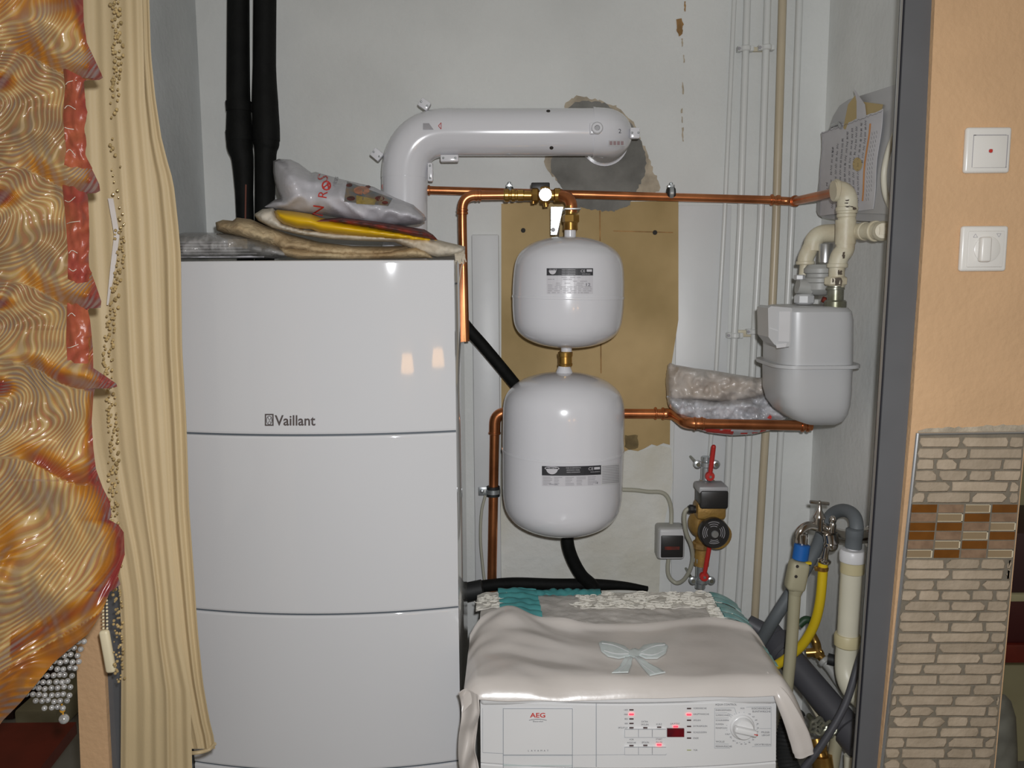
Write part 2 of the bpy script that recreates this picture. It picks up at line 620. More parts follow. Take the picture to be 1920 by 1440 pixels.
def text_geo(s, bold=0.0):
    k = (s, bold)
    if k not in _tc:
        cu = bpy.data.curves.new('lettering', 'FONT')
        cu.body = s
        cu.size = 1.0
        cu.resolution_u = 3
        cu.offset = bold
        cu.align_x = 'CENTER'
        ob = bpy.data.objects.new('lettering', cu)
        COL.objects.link(ob)
        dg = bpy.context.evaluated_depsgraph_get()
        me = bpy.data.meshes.new_from_object(ob.evaluated_get(dg))
        _tc[k] = ([v.co.copy() for v in me.vertices], [tuple(p.vertices) for p in me.polygons])
        bpy.data.objects.remove(ob)
        bpy.data.curves.remove(cu)
        bpy.data.meshes.remove(me)
    return _tc[k]


def text(mb, s, px, py, h, fmap, rot=0.0, wide=1.0, align='C', mi=0, slant=0.0, bold=0.0):
    """lettering with cap height h pixels, centred (or L/R) at px,py, laid on a surface by fmap(px,py)"""
    vs, fs = text_geo(s, bold)
    if not vs:
        return
    sc = h / 0.70
    x0, x1 = min(v.x for v in vs), max(v.x for v in vs)
    off = {'C': (x0 + x1) / 2, 'L': x0, 'R': x1}[align]
    c, sn = math.cos(R(rot)), math.sin(R(rot))
    out = []
    for v in vs:
        x, y = (v.x - off + slant * v.y) * sc * wide, (0.35 - v.y) * sc
        out.append(fmap(px + x * c - y * sn, py + x * sn + y * c))
    mb.add(out, fs, mi)


def patch(mb, px0, py0, px1, py1, fmap, nu=6, nv=2, mi=0):
    mb.grid(nu, nv, lambda u, v: fmap(lerp(px0, px1, u), lerp(py0, py1, v)), mi)


# ---- inflated outline (bags, bundles): real volume grown from an outline at depth Y
def seg_d(p, a, b):
    ab = b - a
    t = max(0, min(1, (p - a).dot(ab) / max(1e-9, ab.length_squared)))
    return (p - a - ab * t).length


class Puff:
    def __init__(s, outline, Y, thick, cap_px, amp=0.0, freq=0.02, step=9, seed=0.0, back=1.0, lean=0.0, round_=0.5, creases=0.0):
        s.o = [Vector(p) for p in outline]
        s.Y, s.t, s.cap, s.amp, s.fr, s.step, s.seed, s.back, s.lean, s.rd, s.cr = Y, thick, cap_px, amp, freq, step, seed, back, lean, round_, creases
        s.yb = max(p.y for p in s.o)

    def d(s, x, y):
        p = Vector((x, y))
        return min(seg_d(p, a, b) for a, b in zip(s.o, s.o[1:] + s.o[:1]))

    def h(s, x, y):
        d = min(1.0, s.d(x, y) / s.cap)
        e = (1 - (1 - d) ** 2) ** s.rd
        n = noise.noise(Vector((x * s.fr, y * s.fr * 1.4, s.seed)))
        r = abs(noise.noise(Vector((x * s.fr * 2.1 + 5, y * s.fr * 2.1, s.seed + 9.1))))
        return e * s.t * (1 + s.amp * n) + min(1, d * 3) * s.cr * (0.5 - r)

    def lean_y(s, y):
        return s.lean * (s.yb - y)

    def front(s, x, y, off=0.0):
        return P(x, y, s.Y - s.h(x, y) + s.lean_y(y) - off)

    def mesh(s, mb, mi=0):
        o = s.o
        bd = []
        for a, b in zip(o, o[1:] + o[:1]):
            n = max(1, int((b - a).length / s.step))
            bd += [a.lerp(b, k / n) for k in range(n)]
        nb = len(bd)
        xs, ys = [p.x for p in o], [p.y for p in o]
        pts = list(bd)
        y = min(ys) + s.step * .5
        row = 0
        while y < max(ys):
            x = min(xs) + (s.step * .5 if row % 2 else 0)
            while x < max(xs):
                p = Vector((x, y))
                ins = False
                for a, b in zip(o, o[1:] + o[:1]):
                    if (a.y > y) != (b.y > y) and x < (b.x - a.x) * (y - a.y) / (b.y - a.y) + a.x:
                        ins = not ins
                if ins and s.d(x, y) > s.step * .45:
                    pts.append(p)
                x += s.step
            y += s.step * .87
            row += 1
        vs, _, fs, *_r = delaunay_2d_cdt(pts, [(i, (i + 1) % nb) for i in range(nb)], [list(range(nb))], 1, 1e-5)
        n = len(vs)
        fr, bk = [], []
        for v in vs:
            hh = s.h(v.x, v.y)
            fr.append(P(v.x, v.y, s.Y - hh + s.lean_y(v.y)))
            c = P(v.x, v.y, s.Y + s.lean_y(v.y))
            bk.append(c + Vector((0, hh * s.back + 0.0005, 0)))
        # walls along the outline
        em = {}
        for f in fs:
            for a, b in zip(f, list(f[1:]) + [f[0]]):
                em[(a, b)] = 1
        rim = [(a, b) for (a, b) in em if (b, a) not in em]
        mb.add(fr + bk, [tuple(f) for f in fs] + [tuple(i + n for i in reversed(f)) for f in fs] + [(b, a, a + n, b + n) for a, b in rim], mi)
        return mb


WALL = 2.40

# =================================================================== SETTING
ZT, ZF = 2.62, 0.0


def wall_x(px, py=700, Y=WALL):
    return P(px, py, Y).x


# back wall
a0, a1 = wall_x(381, 200) - 0.02, wall_x(1536, 500) + 0.0
mb = MB().box((a0 - 0.1, WALL, ZF), (a1 + 0.14, WALL + 0.12, ZT))
wall_back = struct(mb.build('wall_back', 'plaster'))
# raw lower render
o = MB()
o.prism([(940, 848), (985, 838), (1040, 842), (1100, 836), (1150, 842), (1200, 846), (1235, 834), (1258, 840), (1262, 900), (1240, 1010), (1235, 1130), (930, 1130), (934, 980)],
        lambda p: P(p[0], p[1], WALL - 0.006), lambda p: P(p[0], p[1], WALL + 0.004))
struct(o.build('bare_render', 'plaster_low', wall_back))


def jag(pts, step=6, amp=2.5, seed=1):
    rnd = random.Random(seed)
    out = []
    for (x0, y0), (x1, y1) in zip(pts, pts[1:] + pts[:1]):
        n = max(1, int(math.hypot(x1 - x0, y1 - y0) / step))
        for k in range(n):
            out.append((lerp(x0, x1, k / n) + rnd.uniform(-amp, amp), lerp(y0, y1, k / n) + rnd.uniform(-amp, amp)))
    return out


def wall_patch(name, pts, m, off, step=6, amp=2.5, seed=1, parent=wall_back):
    o = MB()
    o.prism(jag(pts, step, amp, seed), lambda p: P(p[0], p[1], WALL - off), lambda p: P(p[0], p[1], WALL + 0.003))
    q = o.build(name, m, parent, smooth=0)
    struct(q)
    return q


wall_patch('broken_plaster_rim', [(1062, 192), (1082, 180), (1105, 184), (1150, 196), (1185, 225), (1202, 262), (1214, 290), (1222, 310), (1236, 345), (1236, 358),
                                  (1200, 375), (1090, 372), (1034, 330), (1018, 305), (1020, 292), (1050, 260)], 'raw_edge', 0.004, 5, 2.6, 3)
wall_patch('cement_patch', [(1064, 202), (1075, 192), (1100, 189), (1135, 193), (1148, 203), (1178, 225), (1192, 243), (1205, 268), (1212, 300), (1209, 330), (1196, 352),
                            (1188, 372), (1180, 384), (1150, 396), (1100, 390), (1070, 376), (1046, 340), (1032, 318), (1032, 300), (1050, 270)], 'cement', 0.011, 5, 1.8, 5)
wall_patch('flaked_paint_spot', [(1268, 36), (1278, 34), (1282, 45), (1280, 58), (1274, 70), (1270, 60)], 'rust_stain', 0.002, 4, 1.5, 11)
for k, (x, y, h) in enumerate([(1284, 12, 20), (1279, 80, 16), (1280, 165, 22), (1278, 208, 9), (1279, 224, 12), (1280, 252, 26), (1282, 110, 14)]):
    wall_patch('plaster_crack', [(x - 1.6, y - h / 2), (x + 1.4, y - h / 2), (x + 1.8, y + h / 2), (x - 0.8, y + h / 2)], 'rust_stain' if k == 0 else 'raw_edge', 0.0015, 4, 0.9, 20 + k)

# side walls, floor, ceiling
xl, xr = wall_x(381, 300), wall_x(1534, 560)
mb = MB().box((xl - 0.03, 1.70, ZF), (xl, WALL + 0.12, ZT))
struct(mb.build('wall_left', 'side_wall'))
mb = MB().box((xr, 1.62, ZF), (xr + 0.1, WALL + 0.12, ZT))
struct(mb.build('wall_right', mat('side_wall_light', (0.78, 0.79, 0.77), 0.8, var=0.06, vscale=4.0, bump=0.3, bscale=55, spec=0.3)))
mb = MB().box((-3.0, -2.6, -0.08), (3.0, 4.2, ZF))
struct(mb.build('floor', 'floor'))
mb = MB().box((xl - 0.1, 1.45, ZT), (xr + 0.5, WALL + 0.12, ZT + 0.08))
struct(mb.build('ceiling', 'plaster'))

# glossy painted strips of wall beside the board
mb = MB()
mb.pbox(884, 440, 940, 1118, WALL - 0.018, WALL + 0.002, 0.004)
struct(mb.build('trim_1', 'gloss_white'))
mb = MB()
mb.pbox(1272, 385, 1352, 1118, WALL - 0.004, WALL + 0.002, 0.002)
struct(mb.build('trim_2', 'gloss_white'))

# orange front wall (pier) at the right with stone cladding
YP = 1.57


def edge_pts(poly, Y):
    return [P(x, y, Y) for x, y in poly]


LE = [(1754, -20), (1734, 420), (1709, 790), (1648, 1460)]
pier = MB()
# rows of (y, left edge, right edge)
top_rows = [(-20, 1754, 2001), (420, 1734, 1961), (790, 1709, 1926), (1460, 1648, 1864)]
V, Fc = [], []
for (y, x0, x1) in top_rows:
    p, q = P(x0, y, YP), P(x1, y, YP)
    V += [p, q, Vector((q.x, YP + 0.09, q.z)), Vector((p.x, YP + 0.09, p.z))]
for i in range(len(top_rows) - 1):
    a = i * 4
    for k in range(4):
        Fc.append((a + k, a + (k + 1) % 4, a + 4 + (k + 1) % 4, a + 4 + k))
Fc.append((0, 1, 2, 3))
e = (len(top_rows) - 1) * 4
Fc.append((e + 3, e + 2, e + 1, e))
pier.add(V, Fc)
wall_front = struct(pier.build('wall_front', 'peach', smooth=0))


def clad(u, v, off):
    """u 0..1 across the cladding, py = v"""
    x0 = lerp(1723, 1656, (v - 815) / 625)
    x1 = lerp(1922, 1864, (v - 815) / 625)
    return P(lerp(x0, x1, u), v, YP - off)


mb = MB()
mb.prism([(0, 815), (1, 812), (1, 1460), (0, 1460)], lambda p: clad(p[0], p[1], 0.008), lambda p: clad(p[0], p[1], -0.002))
struct(mb.build('grout_bed', 'grout', wall_front, smooth=0))
rnd = random.Random(21)
mb = MB()


def stone(u0, v0, u1, v1):
    W = 200.0
    m = 0.7
    a0, a1 = u0 * W + m, u1 * W - m
    b0, b1 = v0 + m, v1 - m
    if a1 - a0 < 5:
        return
    h = b1 - b0
    base = []
    t = [rnd.choice([0, 1, 2, 3, 8]) + rnd.uniform(0, 2) for _ in range(4)]
    base = [(a0 + t[0], b0 + rnd.uniform(0, 1.2)), (lerp(a0, a1, .5), b0 + rnd.uniform(-.8, 1.2)), (a1 - t[1], b0 + rnd.uniform(0, 1.2)), (a1 - rnd.uniform(0, 2), lerp(b0, b1, .5)),
            (a1 - t[2], b1 - rnd.uniform(0, 1.2)), (lerp(a0, a1, .5), b1 + rnd.uniform(-1.2, .8)), (a0 + t[3], b1 - rnd.uniform(0, 1.2)), (a0 + rnd.uniform(0, 2), lerp(b0, b1, .5))]
    cx, cy = (a0 + a1) / 2, (b0 + b1) / 2
    n = len(base)
    top = [(x + (1.5 if x < cx else -1.5), y + (1.2 if y < cy else -1.2)) for x, y in base]
    vs = [clad(x / W, y, 0.006) for x, y in base] + [clad(x / W, y, 0.0125) for x, y in base] + [clad(x / W, y, 0.0145) for x, y in top]
    fs = []
    for k in (0, 1):
        fs += [(k * n + i, k * n + (i + 1) % n, (k + 1) * n + (i + 1) % n, (k + 1) * n + i) for i in range(n)]
    fs.append(tuple(range(2 * n, 3 * n)))
    mb.add(vs, fs)


def stone_rows(y0, y1, rows):
    h = (y1 - y0) / rows
    for r in range(rows):
        x = -rnd.uniform(0, 50)
        while x < 200:
            w = rnd.uniform(40, 112)
            a, b = max(0, x), min(200, x + w)
            if b - a > 8:
                stone(a / 200, y0 + r * h, b / 200, y0 + (r + 1) * h)
            x += w


stone_rows(819, 944, 6)
struct(mb.build('stone_cladding', 'stone', wall_front, smooth=30))
mb = MB()
stone_rows(1048, 1462, 21)
struct(mb.build('stone_cladding', 'stone', wall_front, smooth=30))
mb = MB()
kinds = ['bmgb', 'mgbm', 'bbmg', 'bmgb', 'mgbm', 'gbmg']
for r in range(6):
    for c in range(4):
        k = kinds[r][c]
        u0, u1 = c * .25 + .008, (c + 1) * .25 - .008
        v0, v1 = 946 + r * 17, 946 + (r + 1) * 17 - 2
        mi = 'bmg'.index(k)
        mb.prism([(u0, v0), (u1, v0), (u1, v1), (u0, v1)], lambda p: clad(p[0], p[1], 0.013), lambda p: clad(p[0], p[1], 0.005), mi)
        if k == 'g':
            for (p0, q0, p1, q1) in ((u0, v0, u1, v0 + 1.1), (u0, v1 - 1.1, u1, v1), (u1 - .012, v0, u1, v1)):
                mb.prism([(p0, q0), (p1, q0), (p1, q1), (p0, q1)], lambda p: clad(p[0], p[1], 0.0136), lambda p: clad(p[0], p[1], 0.012), 3)
struct(mb.build('mosaic_band', ['tile_brown', 'tile_marble', 'tile_glass', 'tile_edge'], wall_front, smooth=0))
mb = MB()
mb.tube([clad(-0.012, 812, 0.009), clad(-0.012, 1462, 0.009)], 0.0035, 8)
mb.tube([clad(-0.012, 814, 0.009), clad(1.0, 811, 0.009)], 0.003, 8)
struct(mb.build('edge_strip', 'silver', wall_front))
mb = MB()
rnd2 = random.Random(4)
mb.prism(jag([(1722, 806), (1760, 802), (1820, 800), (1880, 796), (1925, 796), (1925, 813), (1722, 814)], 7, 1.8, 8), lambda p: P(p[0], p[1], YP - 0.0025), lambda p: P(p[0], p[1], YP + 0.001))
struct(mb.build('grout_smear', 'raw_edge', wall_front, smooth=0))

# grey metal jamb of the niche
def jamb_strip(name, l0, l1, r0, r1, Ya, Yb, m, parent=None):
    o = MB()
    V = []
    rows_ = 8
    for k in range(rows_ + 1):
        t = k / rows_
        y = lerp(-20, 1460, t)
        bow = 5 * (1 - (2 * t - 1) ** 2)
        p, q = P(lerp(l0, l1, t) + bow, y, Ya), P(lerp(r0, r1, t) + bow, y, Ya)
        V += [p, q, Vector((q.x, Yb, q.z)), Vector((p.x, Yb, p.z))]
    Fs = []
    for i in range(rows_):
        a = i * 4
        for k in range(4):
            Fs.append((a + k, a + (k + 1) % 4, a + 4 + (k + 1) % 4, a + 4 + k))
    Fs.append((0, 1, 2, 3))
    e = rows_ * 4
    Fs.append((e + 3, e + 2, e + 1, e))
    o.add(V, Fs)
    q = o.build(name, m, parent, smooth=0)
    struct(q)
    return q


jm = jamb_strip('trim_3', 1699, 1605, 1756, 1648, YP + 0.012, YP + 0.03, 'jamb')
jamb_strip('rubber_seal', 1694.5, 1600.5, 1699.5, 1605.5, YP + 0.016, YP + 0.03, 'gasket', jm)
jamb_strip('silver_edge', 1690.5, 1597, 1694.5, 1600.5, YP + 0.014, YP + 0.017, 'silver', jm)

# left pier and jamb, mostly behind the curtains
def strip(name, pts, Ya, Yb, m, parent=None):
    o = MB()
    o.prism(pts, lambda p: P(p[0], p[1], Ya), lambda p: Vector((P(p[0], p[1], Ya).x, Yb, P(p[0], p[1], Ya).z)))
    q = o.build(name, m, parent, smooth=0)
    struct(q)
    return q


strip('wall_left_pier', [(92, -20), (132, -20), (206, 1460), (152, 1460)], YP, YP + 0.12, 'peach')
strip('trim_4', [(132.5, -20), (146, -20), (221, 1460), (206.5, 1460)], YP + 0.012, YP + 0.07, 'jamb')

# rooms glimpsed to either side
mb = MB().box((-3.0, 3.6, 0), (xl - 0.25, 3.7, ZT))
struct(mb.build('wall_side_room', 'far_wall'))
mb = MB().box((xr + 0.25, 2.7, 0), (3.0, 2.8, ZT))
struct(mb.build('wall_far_right', 'olive'))
mb = MB().box((-3.0, -2.6, 0), (3.0, -2.5, ZT))
struct(mb.build('wall_behind', 'far_wall'))

# =================================================================== BOILER
BX0, BX1 = P(313, 500, 1.80).x, P(851, 500, 1.80).x
BXC, BHW = (BX0 + BX1) / 2, (BX1 - BX0) / 2
BZT = P(850, 487, 1.80).z
BYB = 2.165
BUL = 0.039


def boiler_y(x):
    return 1.80 - BUL * (1 - ((x - BXC) / BHW) ** 2)


def boiler_map(px, py, off=0.001):
    Y = 1.79
    for _ in range(4):
        p = P(px, py, Y)
        Y = boiler_y(p.x)
    return P(px, py, Y - off)


boiler = thing('heating_boiler', 'tall white floor-standing heating boiler with bowed front panels behind the cream curtain', 'boiler', (BXC, 1.98, 0))
mb = MB().box((BX0 + 0.002, 1.812, 0.03), (BX1 - 0.001, BYB, BZT - 0.0005), 0.003)
mb.build('casing', 'enamel_side', boiler)
zs = [BZT, P(850, 809, 1.80).z, P(850, 1139, 1.80).z, P(850, 1427, 1.80).z, 0.06]
for i in range(4):
    zt, zb = zs[i] - (0.0013 if i else 0), zs[i + 1] + 0.0013
    mb = MB()
    nx, prof = 28, []
    b = 0.005
    sect = [(0.012, 0.0), (0.0, b * .0 + 0.0)]
    ring = [(0.016, zt), (b, zt), (b * .3, zt - b * .3), (0, zt - b), (0, zt - b - .0015), (0, zb + b + .0015), (0, zb + b), (b * .3, zb + b * .3), (b, zb), (0.016, zb)]
    V, Fc = [], []
    for k in range(nx + 1):
        x = lerp(BX0, BX1, k / nx)
        V += [Vector((x, boiler_y(x) + dy, z)) for dy, z in ring]
    m = len(ring)
    for k in range(nx):
        for j in range(m):
            j2 = (j + 1) % m
            Fc.append((k * m + j, k * m + j2, (k + 1) * m + j2, (k + 1) * m + j))
    Fc.append(tuple(range(m)))
    Fc.append(tuple(nx * m + j for j in reversed(range(m))))
    mb.add(V, Fc)
    fp = mb.build('front_panel', 'enamel', boiler, smooth=30)
    if i == 0:
        lm = MB()
        text(lm, 'Vaillant', 515, 788, 19, lambda x, y: boiler_map(x, y, 0.0012), align='L', wide=0.94, bold=0.018)
        # shield: rounded square with a hare in an egg
        for (x0, y0, x1, y1) in ((496.5, 776, 513, 778.5), (496.5, 796, 513, 798.5), (496.5, 776, 499, 798.5), (510.5, 776, 513, 798.5)):
            patch(lm, x0, y0, x1, y1, lambda x, y: boiler_map(x, y, 0.0012), 2, 2)
        for (cx, cy, rx_, ry_, w) in ((504.8, 788, 5.0, 8.0, 1.2),):
            lm.grid(20, 1, lambda u, v: boiler_map(cx + (rx_ + w * (v - .5)) * math.cos(u * 6.2832), cy + (ry_ + w * (v - .5)) * math.sin(u * 6.2832), 0.0012))
        for a in (-1, 1):
            lm.grid(3, 1, lambda u, v: boiler_map(504.8 + a * (0.5 + 3.2 * u) + v * 1.2, 788 - 7 * u, 0.0013))
            lm.grid(3, 1, lambda u, v: boiler_map(504.8 + a * (0.8 + 1.6 * u) + v * 1.2, 789 + 5 * u, 0.0013))
        plabel(lm.build('logo_lettering', 'logo', fp, smooth=0), 'dark grey lettering and small square emblem')
for i in range(1, 4):
    mb = MB()
    z = zs[i]
    mb.grid(28, 1, lambda u, v: Vector((lerp(BX0 + 0.001, BX1 - 0.001, u), boiler_y(lerp(BX0, BX1, u)) + 0.004, z + 0.004 - 0.008 * v)))
    mb.build('panel_joint', 'seam', boiler)
mb = MB().box((BX1 - 0.004, 1.822, BZT - 0.052), (BX1 + 0.0004, 1.90, BZT - 0.048))
mb.build('top_joint', 'seam', boiler)
mb = MB()
for x in (BX0 + 0.06, BX1 - 0.06):
    for y in (1.87, 2.11):
        mb = MB().lathe([(0.02, 0), (0.024, 0.008), (0.012, 0.012), (0.012, 0.04)], (x, y, 0), seg=16)
        mb.build('foot', 'black_plastic', boiler)

# =================================================================== FLUE
YF = 2.25
flue = thing('flue_pipe', 'thick white enamelled flue pipe bending from boiler top into the cement patch', 'flue pipe', (P(759, 470, YF).x, YF, BZT))
kF = mpp(P(900, 248, YF))
rF = 43.2 * kF
mb = MB()
mb.tube([P(759, 520, YF), P(759, 328, YF)], rF, 40)
mb.build('riser', 'flue', flue)
mb = MB()
path = fillet([P(759, 334, YF), P(759, 248.5, YF), P(850, 248, YF)], 82 * kF, 16)
mb.tube(path, rF * 1.012, 40)
mb.build('elbow', 'flue', flue)
mb = MB()
mb.tube([P(842, 248, YF), P(1126, 248, YF)], rF, 40)
mb.build('duct', 'flue', flue)
mb = MB()
e0 = P(1114, 248, YF)
e1 = P(1138, 248.5, YF)
mb.tube(fillet([e0, e1 + Vector((0.008, 0, 0)), Vector((e1.x + 0.008, WALL - 0.006, e1.z - 0.004))], 0.055, 14), rF * 1.035, 40)
mb.build('elbow', 'flue', flue)
mb = MB()
Lw = Vector((e1.x + 0.008, WALL - 0.02, e1.z - 0.004))
mb.lathe([(rF * 1.0, -0.004), (rF * 1.09, -0.004), (rF * 1.09, 0.012), (rF * 1.0, 0.012)], Lw, (0, 1, 0))
mb.build('wall_rosette', 'flue', flue)


def lug(px, py, ang, Y, w=24, h=11, m='flue'):
    o = MB()
    k = mpp(P(px, py, Y))
    mt = Matrix.Translation(P(px, py, Y)) @ Matrix.Rotation(-R(ang), 4, 'Y')
    o.box((-w / 2 * k, -0.008, -h / 2 * k), (w / 2 * k, 0.012, h / 2 * k), 0.003, mtx=mt)
    q = o.build('clamp_lug', m, flue)
    for sx in (-1, 1):
        o = MB()
        c = mt @ Vector((sx * w * 0.33 * k, -0.009, 0))
        o.lathe([(0.0028, -0.0015), (0.0028, 0.001), (0.001, 0.0022)], c, (0, -1, 0), 10)
        o.build('screw', 'zinc', q)


lug(843, 297, 0, YF - 0.02, 34, 13)
lug(807, 323, 90, YF - 0.02, 34, 10)
lug(796, 196, -35, YF - 0.015, 20, 17)
lug(707, 290, -40, YF - 0.015, 20, 18)
lug(1190, 250, 0, YF - 0.02, 18, 20)
mb = MB()
f0 = P(1119, 241, YF - rF * 1.04)
mb.box(f0 + Vector((-0.018, -0.004, -0.014)), f0 + Vector((0.0, 0.014, 0.014)), 0.003)
mb.lathe([(0.015, -0.002), (0.015, 0.012), (0.012, 0.016), (0.007, 0.016), (0.006, 0.008)], f0 + Vector((0, 0.004, 0)), (0.0, -1, 0), 20)
q = mb.build('clamp_lug', 'flue', flue)
mb = MB()
mb.lathe([(0.006, 0), (0.006, 0.0085)], f0 + Vector((0, 0.002, 0)), (0, -1, 0), 16)
mb.build('screw', 'meter_dark', q)
# clamp band seam, dark plugs, stamps
mb = MB()
mb.lathe([(rF * 1.0, -0.003), (rF * 1.05, -0.003), (rF * 1.05, 0.003), (rF * 1.0, 0.003)], P(1113, 248, YF), (1, 0, 0), 40)
mb.build('clamp_band', 'flue', flue)


def flue_map(px, py, off=0.0008):
    """front of the horizontal duct"""
    Y = YF - rF
    for _ in range(4):
        p = P(px, py, Y)
        dz = p.z - P(px, 248, YF).z
        Y = YF - math.sqrt(max(1e-6, (rF + off + 0.001) ** 2 - min(dz * dz, rF * rF)))
    return P(px, py, Y)


for (x, y) in ((1028, 208.5), (1034, 277)):
    mb = MB()
    mb.lathe([(0.005, -0.002), (0.005, 0.0012), (0.003, 0.002)], flue_map(x, y, -0.001), (flue_map(x, y) - P(x, 248, YF)).normalized(), 12)
    mb.build('plug', 'dark_hole', flue)
mb = MB()
patch(mb, 793, 231, 805, 243, lambda x, y: flue_map(x, y, 0.003), 3, 3)
mb.add([flue_map(805, 232, 0.003), flue_map(813, 243, 0.003), flue_map(805, 243, 0.003)], [(0, 1, 2)])
mb.build('grey_stamp', 'label_grey', flue, smooth=0)
mb = MB()
for a, b in (((822, 236), (827, 230)), ((827, 230), (827, 242)), ((827, 242), (822, 236))):
    mb.tube([flue_map(*a, 0.003), flue_map(*b, 0.003)], 0.0008, 6)
mb.build('red_stamp', 'ink_red', flue)
mb = MB()
mb.tube([P(721 + 5 * math.cos(t * .5236), 350 + 6 * math.sin(t * .5236), YF - 0.024) for t in range(12)], 0.0007, 6, close=True)
mb.tube([P(718, 346, YF - 0.024), P(724, 354, YF - 0.024)], 0.0007, 6)
mb.build('red_stamp', 'ink_red', flue)


def elb_map(px, py):
    p = P(px, py, YF)
    c = P(1138, 248.5, YF) + Vector((-0.03, 0, 0))
    dx, dz = max(0, p.x - c.x), p.z - c.z
    rr = rF * 1.035
    return P(px, py, YF - math.sqrt(max(1e-5, rr * rr - dz * dz)) + dx * dx * 5 - 0.006)


mb = MB()
patch(mb, 1141, 263, 1172, 274, elb_map, 5, 2)
mb.build('grey_stamp', 'meter_light', flue, smooth=0)
mb = MB()
for k in range(4):
    patch(mb, 1143 + k * 7, 265, 1148 + k * 7, 272, lambda x, y: elb_map(x, y) - Vector((0, 0.0016, 0)), 2, 2)
mb.build('red_stamp', mat('faded_red', (0.42, 0.30, 0.31), 0.4), flue, smooth=0)
mb = MB()
text(mb, '2', 1162, 246, 8, lambda x, y: elb_map(x, y) - Vector((0, 0.003, 0)))
mb.build('stamped_number', 'ink', flue, smooth=0)

# =================================================================== BLACK INSULATED RISERS
for k, (pts, lab) in enumerate([
    ([(447, -30, 20), (447, 150, 21), (448, 205, 22), (449, 240, 24), (450, 275, 24), (455, 300, 20), (458, 360, 16.5), (460, 430, 15.5), (460, 520, 15.5)],
     'left of two black foam-insulated pipes behind the boiler, copper showing through its slit'),
    ([(497, -30, 21), (496, 120, 21), (497, 190, 24), (499, 240, 25), (499, 270, 24), (498, 288, 20), (497, 360, 18.5), (496, 430, 18), (496, 520, 18)],
     'right of two black foam-insulated pipes behind the boiler, beside the flue')]):
    base = P(pts[-1][0], 520, 2.27)
    t = thing('insulated_pipe', lab, 'pipe', base, 'black insulated pipes above the boiler')
    mb = MB()
    pp = [P(x, y, 2.27) for x, y, r in pts]
    rr = [r * mpp(P(x, y, 2.27)) for x, y, r in pts]
    cp = curve(pp, 5)
    cr_ = []
    for i in range(len(rr) - 1):
        cr_ += [lerp(rr[i], rr[i + 1], q / 5) for q in range(5)]
    cr_.append(rr[-1])
    mb.tube(cp, cr_, 20)
    mb.build('foam_sleeve', 'foam', t)
    for (y, r) in ((255, 24.6), (200, 23.2)):
        mb = MB()
        p = P(poly_at([(a, b) for a, b, c in pts], y), y, 2.27)
        kk = mpp(p)
        mb.lathe([(r * kk * .95, -0.012), (r * kk * 1.02, -0.012), (r * kk * 1.04, 0.012), (r * kk * .95, 0.012)], p, (0, 0, 1), 20)
        mb.build('tape_wrap', 'foam', t)
    if k == 0:
        mb = MB()
        mb.tube([P(461, 346, 2.247), P(460, 415, 2.2475)], 0.0022, 8)
        plabel(mb.build('copper_core', mat('dull_copper', (0.16, 0.05, 0.03), 0.7), t), 'strip of copper pipe showing through the slit')

# =================================================================== EXPANSION TANKS
YT = 2.17


def tank(name, label, cx0, cy0, cx1, cy1, prof_px, seam_y, lab_spec):
    top, bot = P(cx0, cy0, YT), P(cx1, cy1, YT)
    ax = (bot - top).normalized()
    L = (bot - top).length
    Hp = cy1 - cy0
    k = mpp(P(cx0, (cy0 + cy1) / 2, YT))
    t = thing(name, label, 'expansion tank', bot, 'white expansion tanks')
    mb = MB()
    prof = []
    pts = curve([Vector((r, h, 0)) for r, h in prof_px], 5)
    for p in pts:
        prof.append((max(0.0, p.x) * k, (p.y - cy0) / Hp * L))
    prof[0] = (0, prof[0][1])
    prof[-1] = (0, prof[-1][1])
    mb.lathe(prof, top, ax, 64)
    body = mb.build('vessel', 'tank', t, smooth=50)
    R0 = max(p[0] for p in prof)
    mb = MB()
    hs = (seam_y - cy0) / Hp * L
    rs = min((abs(p[1] - hs), p[0]) for p in prof)[1]
    mb.lathe([(rs - .002, hs - .004), (rs + .0012, hs - .003), (rs + .0016, hs), (rs + .0012, hs + .003), (rs - .002, hs + .004)], top, ax, 64)
    mb.build('weld_seam', 'tank', t)

    def rad(py):
        h = (py - cy0) / Hp * L
        for (r0, h0), (r1, h1) in zip(prof, prof[1:]):
            if h0 <= h <= h1 and h1 > h0:
                return lerp(r0, r1, (h - h0) / (h1 - h0))
        return R0

    def fm(off):
        def f(px, py):
            c = top + ax * ((py - cy0) / Hp * L)
            r = rad(py) + off
            Y = c.y - r
            for _ in range(6):
                p = P(px, py, Y)
                dx = max(-r * .999, min(r * .999, p.x - c.x))
                Y = c.y - math.sqrt(r * r - dx * dx)
            return P(px, py, Y)
        return f
    lab_spec(body, fm)
    return t, k, fm


